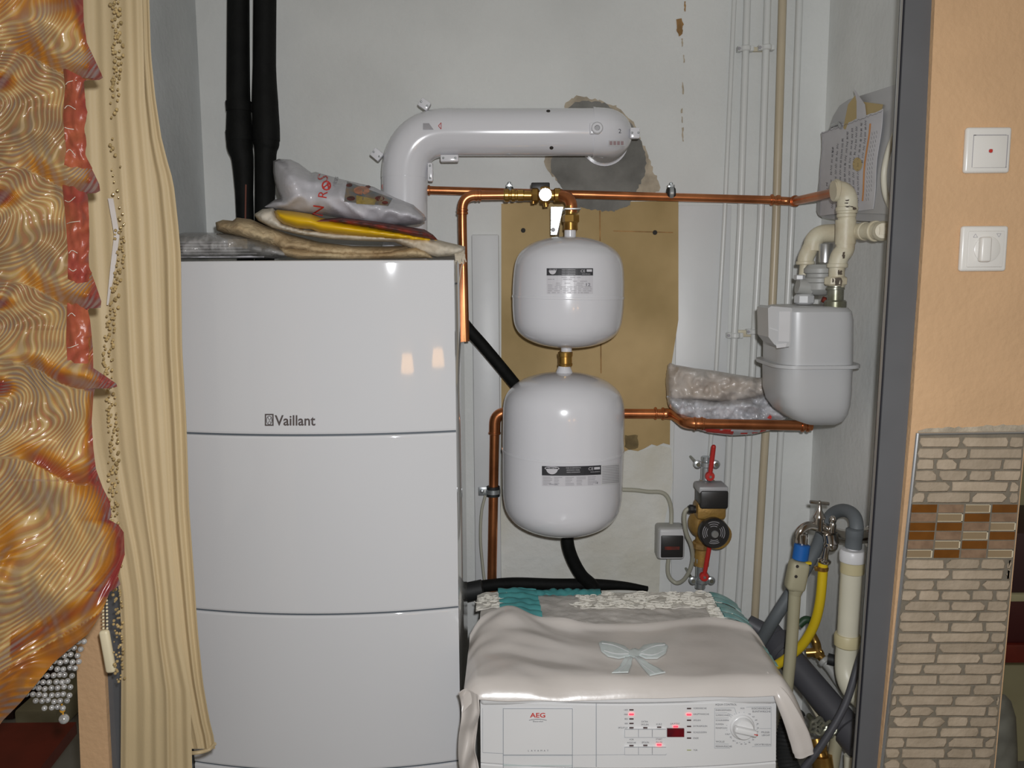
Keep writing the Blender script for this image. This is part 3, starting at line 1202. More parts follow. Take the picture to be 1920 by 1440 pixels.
def label_upper(body, fm):
    f1, f2, f3 = fm(0.0010), fm(0.0018), fm(0.0026)
    mb = MB()
    patch(mb, 1025, 503, 1112, 551, f1, 12, 4)
    lb = mb.build('rating_label', 'label_white', body, smooth=0)
    mb = MB()
    patch(mb, 1025, 503, 1112, 516.5, f2, 12, 2)
    mb.build('label_band', 'label_black', lb, smooth=0)
    mb = MB()
    mb.grid(10, 1, lambda u, v: f3(1036 + (0.2 + 0.8 * v) * 7 * math.cos(math.pi * u), 507 + v * 7.5 * math.sin(math.pi * u)))
    text(mb, 'ZILMET', 1037, 506, 3.0, f3, wide=1.1)
    text(mb, 'CE', 1093, 508, 5, f3)
    patch(mb, 1100, 505, 1110, 509.5, f3, 2, 1)
    text(mb, 'www.zilmet.it', 1099, 513.5, 2, f3)
    for k in range(3):
        text(mb, 'VASO D ESPANSIONE', 1066, 506 + 4 * k, 1.9, f3, wide=1.0)
    mb.build('label_print', 'label_white', lb, smooth=0)
    mb = MB()
    rnd = random.Random(2)
    for r in range(9):
        x = 1027
        y = 519.5 + r * 3.6
        while x < 1106:
            w = rnd.uniform(3, 14)
            if r > 4 or rnd.random() < .6:
                patch(mb, x, y, min(1110, x + w), y + 1.1, f2, 2, 1)
            x += w + rnd.uniform(1, 5 if r > 4 else 9)
    mb.build('small_print', 'label_grey', lb, smooth=0)
    mb = MB()
    text(mb, '12', 1103, 533.5, 5.5, f3, wide=1.3)
    mb.build('label_number', 'ink', lb, smooth=0)


def label_lower(body, fm):
    f1, f2, f3 = fm(0.0010), fm(0.0018), fm(0.0026)
    sag = lambda x, y: y + 0.00045 * ((x - 1056) ** 2) * -1 + 2
    g1, g2, g3 = [(lambda f: (lambda x, y: f(x, sag(x, y))))(f) for f in (f1, f2, f3)]
    mb = MB()
    patch(mb, 1016, 872.5, 1127, 910, g1, 14, 3)
    lb = mb.build('rating_label', 'label_white', body, smooth=0)
    mb = MB()
    patch(mb, 1127, 872.5, 1163, 910, g1, 8, 3)
    plabel(mb.build('label_tail', 'meter_light', body, smooth=0), 'pale grey printed end of the wrap label')
    mb = MB()
    patch(mb, 1016, 872.5, 1127, 890, g2, 14, 2)
    mb.build('label_band', 'label_black', lb, smooth=0)
    mb = MB()
    mb.grid(12, 1, lambda u, v: g3(1035 + (0.15 + 0.85 * v) * 11 * math.cos(math.pi * u), 877.5 + v * 10 * math.sin(math.pi * u)))
    mb.grid(16, 1, lambda u, v: g3(1035 + (14 - 1.6 * v) * math.cos(6.2832 * u), 876.5 + (3.6 - 1.2 * v) * math.sin(6.2832 * u)))
    text(mb, 'ZILMET', 1035, 876.5, 3.4, g3, wide=1.1)
    mb.build('label_emblem', 'label_white', lb, smooth=0)
    mb = MB()
    text(mb, 'CE', 1108, 878, 5.5, g3)
    patch(mb, 1114, 875.5, 1125, 880, g3, 2, 1)
    text(mb, 'www.zilmet.it', 1116, 884, 2.2, g3)
    mb.build('label_print', 'label_white', lb, smooth=0)
    mb = MB()
    for k, s in enumerate(('VASO DI ESPANSIONE', 'EXPANSION VESSEL', 'VASE D EXPANSION')):
        text(mb, s, 1075, 875.5 + 4 * k, 2.0, g3)
    mb.build('label_print', 'label_white', lb, smooth=0)
    mb = MB()
    rnd = random.Random(5)
    for r in range(6):
        for c in range(5):
            x = 1018 + c * 21
            w = rnd.uniform(8, 18)
            y = 892.8 + r * 2.8
            patch(mb, x, y, x + w, y + 1.0, g2, 2, 1)
    for r in range(11):
        patch(mb, 1129, 874.6 + r * 3.1, 1161, 875.9 + r * 3.1, g2, 5, 1)
    mb.build('small_print', 'label_grey', lb, smooth=0)
    mb = MB()
    text(mb, '18', 1119, 905, 3.6, g3)
    mb.build('label_number', 'ink', lb, smooth=0)
    mb = MB()
    text(mb, 'zilmet.com', 1037, 906, 2.6, g3)
    mb.build('web_lettering', 'ink', lb, smooth=0)


tank('expansion_tank', 'upper, smaller white expansion tank with one label, hanging under the brass valve', 1068, 443, 1063, 652,
     [(0, 443), (36, 446), (68, 456), (90, 472), (100, 492), (103.5, 520), (104.5, 550), (103.5, 585), (99, 612), (86, 630), (62, 643), (32, 650), (0, 652)],
     556, label_upper)
_, kT, _ = tank('expansion_tank', 'lower, larger white expansion tank wrapped by a label, above the washing machine', 1058, 697, 1053, 998,
     [(0, 697), (40, 701), (76, 712), (100, 730), (111, 752), (113.5, 790), (113.5, 850), (113, 900), (111.5, 935), (104, 960), (84, 980), (48, 994), (0, 998)],
     841, label_lower)

# fittings between the tanks
t = thing('brass_coupling', 'short brass coupling joining the two white expansion tanks', 'coupling', P(1060, 697, YT))
mb = MB()
mb.lathe([(10 * kT, 0), (10 * kT, 12 * kT)], P(1062, 664, YT), (0, 0, 1), 24)
mb.build('white_nipple', 'tank', t)
mb = MB()
mb.lathe([(16 * kT, 0), (15 * kT, 3 * kT), (12.5 * kT, 9 * kT), (10 * kT, 14 * kT)], P(1058, 699, YT), (0, 0, 1), 24)
mb.build('white_nipple', 'tank', t)
mb = MB()
mb.lathe([(11 * kT, -14 * kT), (13 * kT, -13 * kT), (13.5 * kT, -9 * kT), (12.5 * kT, -8 * kT), (12.5 * kT, 4 * kT), (13.5 * kT, 5 * kT), (13.8 * kT, 12 * kT), (11 * kT, 14 * kT)], P(1060, 673, YT), (0, 0, 1), 28)
mb.build('sleeve', 'brass', t)

t = thing('brass_union', 'brass union fitting on top of the upper expansion tank', 'union fitting', P(1070, 440, YT))
mb = MB()
mb.lathe([(10.5 * kT, 0), (10.5 * kT, 13 * kT)], P(1069, 444, YT), (0, 0, 1), 24)
mb.build('white_nipple', 'tank', t)
mb = MB()
mb.lathe([(11 * kT, 0), (13 * kT, 1 * kT), (12.5 * kT, 14 * kT), (10 * kT, 16 * kT), (10 * kT, 44 * kT)], P(1070, 432, YT), (0, 0, 1), 28)
mb.build('body', 'brass', t)
mb = MB()
collar(mb, P(1070, 410, YT), (0, 0, 1), 15.5 * kT, 17 * kT, n=6)
mb.build('nut', 'brass', t)

# wall bracket
t = thing('tank_bracket', 'galvanised steel wall bracket holding the upper expansion tank', 'bracket', P(1045, 440, 2.3))
mb = MB()
mb.prism([(1033, 388), (1056, 388), (1044, 440), (1033, 440)], lambda p: P(p[0], p[1], 2.19), lambda p: P(p[0], p[1], 2.193) + Vector((0, 0, 0)))
c = P(1040, 432, 2.188)
mb.build('gusset', 'zinc', t, smooth=0)
mb = MB()
a = P(1058, 390, YT - 0.025)
b = P(1089, 393, YT - 0.025)
mb.box((a.x, YT - 0.03, a.z - 0.004), (b.x, WALL, a.z), 0.001)
mb.build('shelf_plate', 'zinc', t)
mb = MB()
a, b = P(1044, 388, 2.38), P(1060, 462, 2.38)
mb.box((a.x, WALL - 0.006, b.z), (b.x + 0.02, WALL, a.z), 0.001)
a2, b2 = P(1050, 388, 2.2), P(1052, 440, 2.2)
mb.prism([(2.19, a2.z), (WALL, a2.z), (WALL, b2.z - 0.03), (2.30, b2.z)], lambda p: Vector((a2.x, p[0], p[1])), lambda p: Vector((a2.x + 0.003, p[0], p[1])))
mb.build('back_plate', 'zinc', t, smooth=0)
mb = MB()
mb.lathe([(0.006, 0), (0.006, 0.004), (0.003, 0.006)], P(1037, 431, 2.19), (0, -1, 0), 6)
mb.build('bolt', 'meter_dark', t)

# =================================================================== COPPER PIPES
def pt3(x, y, Y):
    return P(x, y, Y)


YA = 2.33
t = thing('copper_gas_pipe', 'long thin copper pipe along the wall from flue to gas meter elbow', 'pipe', P(1100, 362, YA))
mb = MB()
rA = 7.6 * mpp(P(1100, 362, YA))
mb.tube([P(803, 356.5, YA), P(1452, 375, YA)], rA, 18)
A2 = P(1486, 378, YA)
A3 = P(1586, 356.5, 1.966)
mb.tube(fillet([P(1446, 375, YA), A2, A3], 0.03, 6), rA * 1.02, 18)
mb.build('tube', 'copper', t)
mb = MB()
for c, d in ((P(804, 356.6, YA), (1, 0, 0)),):
    collar(mb, c, d, rA * 1.25, 0.008)
mb.build('solder_ring', 'copper', t)
mb = MB()
dA = (A3 - A2).normalized()
collar(mb, P(1447, 374.8, YA), (1, 0, 0), rA * 1.38, 0.006)
collar(mb, P(1459, 375.4, YA), (1, 0, 0), rA * 1.25, 0.012)
collar(mb, A2 + dA * 0.020, dA, rA * 1.38, 0.007)
collar(mb, A2 + dA * 0.008, dA, rA * 1.22, 0.014)
mb.build('solder_bend', 'copper', t)


def pipe_clip(px, py, Y, r, label, group):
    q = thing('pipe_clip', label, 'pipe clip', P(px, py, Y), group)
    o = MB()
    collar(o, P(px, py, Y), (1, 0, 0), r * 1.45, 0.022, seg=24)
    o.build('rubber_lining', 'rubber', q)
    o = MB()
    collar(o, P(px, py, Y), (1, 0, 0), r * 1.6, 0.013, seg=24)
    top = P(px, py, Y) + Vector((0, 0, r * 1.6))
    o.box(top + Vector((-0.009, -0.006, -0.003)), top + Vector((0.009, 0.012, 0.004)), 0.001)
    o.tube([top + Vector((0, 0.01, -0.008)), Vector((top.x, WALL, top.z - 0.008))], 0.004, 10)
    o.build('band', 'zinc', q)
    o = MB()
    o.lathe([(0.005, 0), (0.005, 0.006), (0.003, 0.008)], top + Vector((0, 0.001, 0.003)), (0, 0, 1), 10)
    o.lathe([(0.004, 0), (0.004, 0.004)], top + Vector((0, -0.006, 0.001)), (0, -1, 0), 10)
    o.build('screw', 'zinc', q)


pipe_clip(1258, 362, YA, rA, 'rubber-lined pipe clip on the thin copper pipe, right of the upper tank', 'clips on the thin copper pipe')
pipe_clip(955, 361, YA, rA, 'rubber-lined pipe clip on the thin copper pipe, left of the black valve handle', 'clips on the thin copper pipe')

YB = 2.195
rB = 8.2 * mpp(P(870, 450, YB))
t = thing('copper_tank_pipe', 'copper pipe rising beside boiler and bending over to the upper expansion tank', 'pipe', P(868, 640, YB))
mb = MB()
mb.tube(fillet([P(872, 640, YB), P(867, 420, YB), P(867, 367, YB), P(958, 366, YB)], 24 * kT, 10), rB, 20)
mb.build('tube', 'copper', t)
mb = MB()
for (x, y, d) in ((867, 400, (0, 0, 1)), (867, 394, (0, 0, 1)), (893, 366.7, (1, 0, 0)), (900, 366.6, (1, 0, 0))):
    collar(mb, P(x, y, YB), d, rB * 1.3, 0.006)
mb.tube(fillet([P(867, 398, YB), P(867, 367, YB), P(897, 366.6, YB)], 24 * kT, 10), rB * 1.18, 20)
mb.build('solder_bend', 'copper', t)
# brass valve and bend to the tank
v = thing('cap_valve', 'brass cap valve with round shiny knob on the copper pipe above the upper tank', 'valve', P(1022, 366, YB))
mb = MB()
cB = P(1015, 366, YB)
mb.tube([P(944, 366, YB), P(1056, 367, YB)], rB * 1.15, 20)
for (x, r, w) in ((950, 1.5, 10), (962, 1.42, 8), (976, 1.3, 14), (1003, 1.75, 14), (1045, 1.6, 14)):
    collar(mb, P(x, 366, YB), (1, 0, 0), rB * r, w * kT, n=8 if r > 1.6 else None)
mb.lathe([(15 * kT, -0.012), (17 * kT, 0.0), (15 * kT, 0.012)], P(1022, 366, YB), (1, 0, 0), 24)
mb.tube([P(1022, 366, YB), P(1022, 365, YB - 0.035)], 9 * kT, 16)
mb.tube([P(1022, 372, YB - 0.005), P(1024, 388, YB - 0.005)], 5 * kT, 12)
mb.tube([P(1000, 372, YB - 0.005), P(1000, 382, YB - 0.005)], 3.5 * kT, 12)
mb.build('body', 'brass', v)
mb = MB()
kc = P(1022.5, 365, YB - 0.032)
kn_ = (Vector((0.018, -0.005, 1.67)) - kc).normalized()
mb.lathe([(11.5 * kT, 0), (12 * kT, 0.006), (11.8 * kT, 0.011), (11.0 * kT, 0.012), (0, 0.0123)], kc, kn_, 28)
plabel(mb.build('knob', mat('knob_metal', (0.85, 0.83, 0.78), 0.22, 0.9, var=0.02), v), 'round bright polished knob')
mb = MB()
mb.pbox(996, 342, 1031, 361, YB - 0.004, YB + 0.03, 0.003)
plabel(mb.build('handle', 'black_plastic', v), 'black block handle on top')
mb = MB()
mb.tube(fillet([P(1046, 367, YB), P(1074, 367, YT), P(1071, 398, YT)], 26 * kT, 10), rB * 1.3, 20)
collar(mb, P(1052, 367, YB), (1, 0, 0), rB * 1.5, 7 * kT)
mb.build('bend', 'copper', v)

YC = 2.35
rC = 9.0 * mpp(P(1200, 775, YC))
t = thing('copper_supply_pipe', 'copper pipe passing behind the lower tank and jogging forward below the gas meter', 'pipe', P(921, 1090, YC))
mb = MB()
C1, C2 = P(1262, 776, YC), P(1288, 794, 2.185)
mb.tube(fillet([P(922, 1110, YC), P(928, 774, YC), C1, C2, P(1522, 798, 2.185)], 24 * kT, 10), rC, 20)
mb.build('tube', 'copper', t)
mb = MB()
mb.tube(fillet([P(927.5, 812, YC), P(928, 774, YC), P(962, 774.5, YC)], 24 * kT, 10), rC * 1.2, 20)
collar(mb, P(927.4, 812, YC), (0, 0, 1), rC * 1.32, 0.006)
mb.build('solder_bend', 'copper', t)
mb = MB()
mb.tube(fillet([P(1243, 775.6, YC), C1, C2, P(1322, 794.3, 2.185)], 24 * kT, 8), rC * 1.16, 20)
for p, d in ((P(1229, 775, YC), (1, 0, 0)), (P(1243, 775.6, YC), (1, 0, 0)), (P(1303, 794.2, 2.185), (1, 0, 0)), (P(1316, 794.3, 2.185), (1, 0, 0))):
    collar(mb, p, d, rC * 1.32, 0.006)
mb.build('solder_bend', 'copper', t)
mb = MB()
for x in (1504, 1514):
    collar(mb, P(x, 797.5, 2.185), (1, 0, 0), rC * 1.32, 0.006)
mb.build('solder_bend', 'copper', t)
q = thing('wall_clip', 'zinc pipe clip with screwed ear on the vertical copper pipe left of the lower tank', 'pipe clip', P(918, 921, YC))
mb = MB()
pc = P(924.8, 921, YC)
mb.lathe([(rC * 1.05, -0.014), (rC * 1.4, -0.014), (rC * 1.4, 0.014), (rC * 1.05, 0.014)], pc, (0, 0, 1), 24)
mb.build('rubber_lining', 'rubber', q)
mb = MB()
mb.lathe([(rC * 1.2, -0.006), (rC * 1.55, -0.006), (rC * 1.55, 0.006), (rC * 1.2, 0.006)], pc, (0, 0, 1), 24)
mb.pbox(897, 914, 914, 929, YC - 0.003, YC + 0.002, 0.0008)
mb.build('band', 'zinc', q)
mb = MB()
mb.lathe([(0.006, 0), (0.006, 0.003), (0.003, 0.005)], P(904, 921, YC - 0.003), (0, -1, 0), 10)
mb.build('screw', 'zinc', q)
for k, (pp, lab) in enumerate(((((858, 925), (866, 975), (866, 1030), (862, 1090)), 'thin clear tube hanging right beside the boiler edge'),
                               (((910, 929), (903, 960), (901, 1010), (905, 1060), (910, 1102)), 'thin clear tube hanging from the clip beside vertical copper pipe'))):
    mb = MB()
    mb.tube(curve([P(x, y, YC - 0.015 + 0.03 * (k == 0) - 0.012 * 0) for x, y in pp], 6), 0.0042, 10)
    tag(mb.build('drain_tube', 'cable', None), lab, 'tube', 'thin clear tubes by the copper pipe')

# =================================================================== PLYWOOD BOARD
t = thing('plywood_board', 'unpainted yellow-brown plywood board on the wall behind the expansion tanks', 'board', P(1105, 840, WALL))
mb = MB()
edge = [(940, 382), (1000, 378), (1100, 380), (1272, 376), (1272, 600), (1258, 690), (1256, 834)]
edge += jag([(1256, 834), (1235, 832), (1205, 842), (1170, 846), (1130, 838), (1080, 842), (1020, 836), (940, 846)], 7, 2, 4)[:-30]
edge = [(940, 382), (1000, 378), (1100, 380), (1272, 376), (1272, 600), (1258, 690), (1256, 834), (1244, 831), (1232, 836), (1222, 833), (1208, 841), (1196, 846), (1180, 843), (1168, 848),
        (1150, 842), (1120, 846), (1080, 840), (1030, 845), (985, 838), (940, 846)]
mb.prism(edge, lambda p: P(p[0], p[1], WALL - 0.010), lambda p: P(p[0], p[1], WALL + 0.002))
brd = mb.build('sheet', 'board', t, smooth=0)
mb = MB()
mb.prism([(1123.5, 395), (1126, 395), (1128, 700), (1125.8, 700)], lambda p: P(p[0], p[1], WALL - 0.0106), lambda p: P(p[0], p[1], WALL - 0.005))
mb.prism([(1150, 432), (1150, 434), (1262, 437), (1262, 435)], lambda p: P(p[0], p[1], WALL - 0.0106), lambda p: P(p[0], p[1], WALL - 0.005))
mb.build('joint_line', 'rust_stain', t, smooth=0)
for x, y in ((981, 432), (1228, 436)):
    mb = MB().lathe([(0.0065, -0.002), (0.0065, 0.001), (0.003, 0.0016)], P(x, y, WALL - 0.010), (0, -1, 0), 14)
    mb.build('screw', 'dark_hole', t)
mb = MB()
mb.prism(jag([(1172, 816), (1196, 816), (1197, 840), (1180, 843), (1172, 838)], 5, 1.2, 9), lambda p: P(p[0], p[1], WALL - 0.0108), lambda p: P(p[0], p[1], WALL - 0.006))
mb.build('dark_stain', mat('board_stain', (0.22, 0.16, 0.07), 0.9, var=0.2, vscale=30), t, smooth=0)
wall_patch('cement_over_board', [(1060, 376), (1120, 372), (1184, 370), (1180, 385), (1160, 393), (1130, 396), (1095, 391), (1070, 386)], 'cement', 0.0125, 5, 1.8, 15)

# =================================================================== BLACK HOSES
mb = MB()
mb.tube(curve([P(862, 596, 2.25), P(880, 619, 2.26), P(910, 653, 2.27), P(963, 717, 2.29), P(1000, 765, 2.33)], 6), 11.5 * kT, 20)
tag(mb.build('insulated_pipe', 'foam'), 'black foam-insulated pipe slanting down from the boiler behind the lower tank', 'pipe')
mb = MB()
mb.tube(curve([P(1066, 985, 2.26), P(1064, 1015, 2.26), P(1072, 1045, 2.27), P(1090, 1078, 2.28), P(1112, 1100, 2.29), P(1120, 1130, 2.29)], 8), 12 * mpp(P(1070, 1030, 2.26)), 20)
tag(mb.build('insulated_pipe', 'foam'), 'short black curved pipe coming out below the lower tank', 'pipe')
mb = MB()
hp = curve([P(866, 1108, 2.30), P(900, 1100, 2.31), P(960, 1094, 2.32), P(1040, 1096, 2.32), P(1120, 1096, 2.33), P(1170, 1098, 2.34), P(1214, 1104, 2.35)], 8)
nh = len(hp)
mb.tube(hp, [0.017 if i < nh * .6 else lerp(0.017, 0.007, (i - nh * .6) / (nh * .4)) for i in range(nh)], 18)
tag(mb.build('insulated_pipe', 'foam'), 'black insulated pipe lying level behind the washing machine', 'pipe')
mb = MB()
mb.tube([P(866, 1112, 2.26), P(905, 1104, 2.26)], 0.026, 18)
tag(mb.build('pipe_stub', 'rubber'), 'thick black pipe stub low beside the boiler side', 'pipe')

# =================================================================== WALL PIPES
def wall_pipe(pts, r, m, label, Y=WALL - 0.02):
    o = MB()
    o.tube([P(x, y, Y) for x, y in pts], 0.92 * r * mpp(P(pts[1][0], pts[1][1], Y)), 16)
    tag(o.build('riser_pipe', m), label, 'pipe', 'pipes running up the back wall')


wall_pipe([(1378, -25), (1368, 200), (1358, 420), (1343, 690), (1331, 850), (1310, 1120)], 4.6, 'white_pipe', 'thinnest white wall pipe, leftmost of the five, behind the pump')
wall_pipe([(1402, -25), (1388, 420), (1374, 690), (1364, 900), (1348, 1150)], 7.0, 'white_pipe', 'white wall pipe just right of the thinnest one')
wall_pipe([(1440, -25), (1426, 420), (1411, 690), (1400, 900), (1382, 1170)], 7.2, 'white_pipe', 'white wall pipe directly left of the beige pipe')
wall_pipe([(1468, -25), (1455, 420), (1443, 690), (1430, 900), (1414, 1180)], 8.3, 'beige_pipe', 'beige wall pipe among the white ones')
wall_pipe([(1500, -25), (1484, 420), (1471, 690), (1459, 900), (1445, 1200)], 7.0, 'white_pipe', 'white wall pipe right of the beige pipe, nearest the corner')


def clamp_pair(name, spots, label, Y=WALL - 0.02):
    q = thing(name, label, 'pipe clamp', P(spots[0][0], spots[0][1], Y), 'painted clamps on the wall pipes')
    for (x, y) in spots:
        o = MB()
        k = mpp(P(x, y, Y))
        collar(o, P(x, y, Y), (0, 0, 1), 10 * k, 10 * k, seg=20)
        for s in (-1, 1):
            o.box(P(x, y, Y) + Vector((s * 7 * k, -0.006, -5 * k)), P(x, y, Y) + Vector((s * 15 * k, 0.018, 5 * k)), 0.002)
        o.build('clamp_band', 'white_pipe', q)
        o = MB()
        o.lathe([(3 * k, 0), (3 * k, 0.003)], P(x - 12 * k / k, y, Y - 0.006), (0, -1, 0), 8)
        o.build('screw', 'label_grey', q)
    o = MB()
    a, b = P(spots[0][0], spots[0][1], Y), P(spots[-1][0], spots[-1][1], Y)
    o.box((a.x, WALL - 0.012, min(a.z, b.z) - 0.005), (b.x, WALL + 0.001, max(a.z, b.z) + 0.004), 0.002)
    o.build('rail', 'cream_iron', q)


clamp_pair('pipe_clamp', [(1398, 91), (1437, 89)], 'painted double clamp near the top of the white wall pipes')
clamp_pair('pipe_clamp', [(1378, 629), (1415, 622)], 'painted double clamp on the white wall pipes left of the gas meter')

# =================================================================== GAS METER
YM = 2.03
mt = thing('gas_meter', 'grey rounded gas meter hanging below the cream iron pipes in the right corner', 'gas meter', P(1540, 797, YM))


def sect(xl_, xr_, py, sq=4.0, n=48, Yc=YM, dy=0.105, skew=0.0):
    a, b = P(xl_, py, Yc - 0.05), P(xr_, py, Yc - 0.05)
    cx, hx = (a.x + b.x) / 2, (b.x - a.x) / 2
    out = []
    for k in range(n):
        t = 2 * math.pi * k / n
        c, s = math.cos(t), math.sin(t)
        out.append(Vector((cx + hx * math.copysign(abs(c) ** (2 / sq), c), Yc + dy * math.copysign(abs(s) ** (2 / sq), s), a.z)))
    return out


def loft(mb, rings, mi=0):
    n = len(rings[0])
    vs = [v for r in rings for v in r]
    fs = [(i * n + k, i * n + (k + 1) % n, (i + 1) * n + (k + 1) % n, (i + 1) * n + k) for i in range(len(rings) - 1) for k in range(n)]
    fs += [tuple(range(n)), tuple(reversed(range((len(rings) - 1) * n, len(rings) * n)))]
    mb.add(vs, fs, mi)


def meter_prof(lst, name, m):
    o = MB()
    loft(o, [sect(a, b, y, 4.2, dy=d) for a, b, y, d in lst])
    return o.build(name, m, mt, smooth=35)


meter_prof([(1470, 1580, 574, .085), (1462, 1588, 577, .097), (1457, 1594, 584, .104), (1456, 1597, 600, .105), (1455, 1596, 684, .105)], 'upper_shell', 'meter')
meter_prof([(1454, 1596, 684, .105), (1454, 1594, 735, .104), (1460, 1592, 758, .10), (1472, 1589, 775, .092), (1490, 1583, 788, .078), (1512, 1573, 796, .06), (1530, 1566, 798, .045)], 'lower_shell', 'meter')
o = MB()
loft(o, [sect(1443, 1607, y, 4.2, dy=0.118) for y in (681, 683, 686, 687)])
o.build('flange', 'meter', mt, smooth=35)
o = MB()
ya = YM - 0.135
o.prism([(1440, 578), (1446, 574), (1482, 577), (1485, 579), (1483, 640), (1480, 650), (1462, 652), (1452, 646), (1441, 632)],
        lambda p: P(p[0], p[1], ya), lambda p: P(p[0], p[1], ya) + Vector((0, 0.085, 0)))
ib = o.build('index_housing', 'meter', mt, smooth=0)
o = MB()
o.prism([(1461, 584), (1482, 584), (1480, 641), (1459.5, 640)], lambda p: P(p[0], p[1], ya - 0.004), lambda p: P(p[0], p[1], ya + 0.004))
o.build('index_plate', 'meter_light', ib, smooth=0)
o = MB()
o.prism([(1455, 646), (1475, 643), (1473, 651), (1456, 653)], lambda p: P(p[0], p[1], ya - 0.006), lambda p: P(p[0], p[1], ya + 0.01))
o.build('index_latch', 'meter_light', ib, smooth=0)
o = MB()
o.prism([(1443, 614), (1459, 619), (1459, 621), (1443, 616)], lambda p: P(p[0], p[1], ya - 0.003), lambda p: P(p[0], p[1], ya + 0.01))
o.build('index_latch', 'meter_light', ib, smooth=0)

# cream iron pipework above the meter
YR, YL = 1.965, 2.06
g = thing('gas_pipe_fitting', 'cream painted iron elbows and tee, chipped, rising from gas meter to copper pipe', 'pipe fitting', P(1566, 575, YR))
kR = mpp(P(1580, 450, YR))
o = MB()
Xe = P(1566, 357, YR)
o.tube(fillet([P(1562, 358, YR), P(1590, 355, YR), P(1588, 400, YR)], 30 * kR, 10), 18.5 * kR, 24)
collar(o, P(1567, 357, YR), (1, 0, -0.05), 20.5 * kR, 7 * kR)
collar(o, P(1588, 392, YR), (0, 0, 1), 20 * kR, 9 * kR)
o.build('elbow', 'cream_iron', g)
o = MB()
o.tube([P(1588, 393, YR), P(1586, 460, YR)], 16 * kR, 24)
collar(o, P(1587, 404, YR), (0, 0, 1), 17.5 * kR, 8 * kR)
o.tube([P(1586, 412, YR), P(1585, 458, YR)], 18.5 * kR, 24)
o.tube([P(1588, 434, YR), P(1612, 434, YR)], 15.5 * kR, 20)
o.build('tee', 'cream_iron', g)
o = MB()
o.tube(curve([P(1585, 455, YR), P(1584, 468, YR), P(1575, 480, YR), P(1571, 492, YR), P(1570, 502, YR)], 6), 17 * kR, 24)
collar(o, P(1570, 498, YR), (0, 0, 1), 19 * kR, 8 * kR)
o.build('offset_bend', 'cream_iron', g)
o = MB()
o.tube([P(1569, 502, YR), P(1568, 540, YR)], 14.5 * kR, 20)
collar(o, P(1567, 527, YR), (0, 0, 1), 21.5 * kR, 17 * kR, n=8)
o.build('nut', 'cream_iron', g)
o = MB()
o.tube([P(1567, 536, YR), P(1566, 566, YR)], 15 * kR, 20)
collar(o, P(1566, 541, YR), (0, 0, 1), 17 * kR, 5 * kR)
collar(o, P(1566, 571, YR), (0, 0, 1), 20.5 * kR, 17 * kR, n=12)
collar(o, P(1566, 582, YR), (0, 0, 1), 18.5 * kR, 6 * kR)
plabel(o.build('coupling', 'coupling', g), 'greenish grey metal coupling at the meter inlet')
# chips of missing paint
rnd = random.Random(8)


def front_of(px, py, cx, r, Y):
    c = P(cx, py, Y)
    p = P(px, py, Y - r)
    dx = p.x - c.x
    return P(px, py, Y - math.sqrt(max(1e-7, r * r * 1.03 - min(dx * dx, r * r))))


for (x, y, w, h, cx, r) in [(1580, 389, 11, 3, 1588, 20), (1592, 388, 14, 3, 1588, 20), (1586, 381, 8, 3, 1588, 18.5), (1588, 375, 7, 2.5, 1588, 18.5), (1602, 391, 7, 5, 1588, 20),
                            (1562, 511, 7, 9, 1569, 14.5), (1575, 511, 9, 8, 1569, 14.5), (1572, 528, 13, 14, 1567, 21.5), (1560, 526, 6, 8, 1567, 21.5), (1582, 479, 5, 12, 1574, 17)]:
    pts = jag([(x - w / 2, y - h / 2), (x + w / 2, y - h / 2), (x + w / 2, y + h / 2), (x - w / 2, y + h / 2)], 3, 1.1, int(x * y))
    n0 = len(pts)
    o = MB()
    o.add([front_of(a, b, cx, r * kR, YR) for a, b in pts], [tuple(range(n0))])
    plabel(o.build('paint_chip', 'chipped', g, smooth=0), 'dark spot where the paint has chipped off')
# horizontal arm to the wall cock
o = MB()
W0 = P(1608, 434, YR)
W1 = P(1654, 433, 1.885)
o.tube([W0, W1], [15 * kR, 16.5 * kR], 20)
collar(o, W0.lerp(W1, .28), W1 - W0, 17 * kR, 10 * kR)
collar(o, W0.lerp(W1, .72), W1 - W0, 19 * kR, 7 * kR)
o.build('cross_pipe', 'cream_iron', g)
o = MB()
c = P(1655, 433, 1.86)
o.lathe([(0.020, -0.03), (0.0215, 0.0), (0.018, 0.006), (0.016, 0.011), (0.0, 0.012)], c, Vector((-0.30, -0.95, 0.0)), 28)
o.lathe([(0.011, 0.011), (0.011, 0.018), (0.0, 0.018)], c, Vector((-0.30, -0.95, 0.0)), 4)
o.build('gas_cock', 'cream_iron', g)
# left branch with the regulator
o = MB()
o.tube(fillet([P(1570, 437, YL), P(1526, 438, YL), P(1522, 470, YL)], 26 * kR, 10), 17.5 * kR, 24)
o.tube(curve([P(1522, 460, YL), P(1516, 472, YL), P(1511, 484, YL), P(1510, 495, YL)], 6), 15.5 * kR, 24)
collar(o, P(1510, 493, YL), (0, 0, 1), 18 * kR, 7 * kR)
o.tube([P(1509, 495, YL), P(1506, 524, YL)], 9.5 * kR, 16)
o.build('return_bend', 'cream_iron', g)
rg = thing('gas_regulator', 'grey cast gas regulator with silver cylinder cap on top of the gas meter', 'regulator', P(1520, 574, YL - 0.02))
YG = YL - 0.02
o = MB()
o.lathe([(10 * kR, 0), (20 * kR, 3 * kR), (28 * kR, 12 * kR), (28 * kR, 24 * kR), (31 * kR, 26 * kR), (31 * kR, 33 * kR), (27 * kR, 36 * kR), (27 * kR, 42 * kR), (31 * kR, 44 * kR), (31 * kR, 52 * kR), (24 * kR, 60 * kR), (0, 61 * kR)],
        P(1536, 554, YG), (0, 0, 1), 32)
o.tube([P(1495, 536, YG), P(1520, 540, YG)], [15 * kR, 17 * kR], 16)
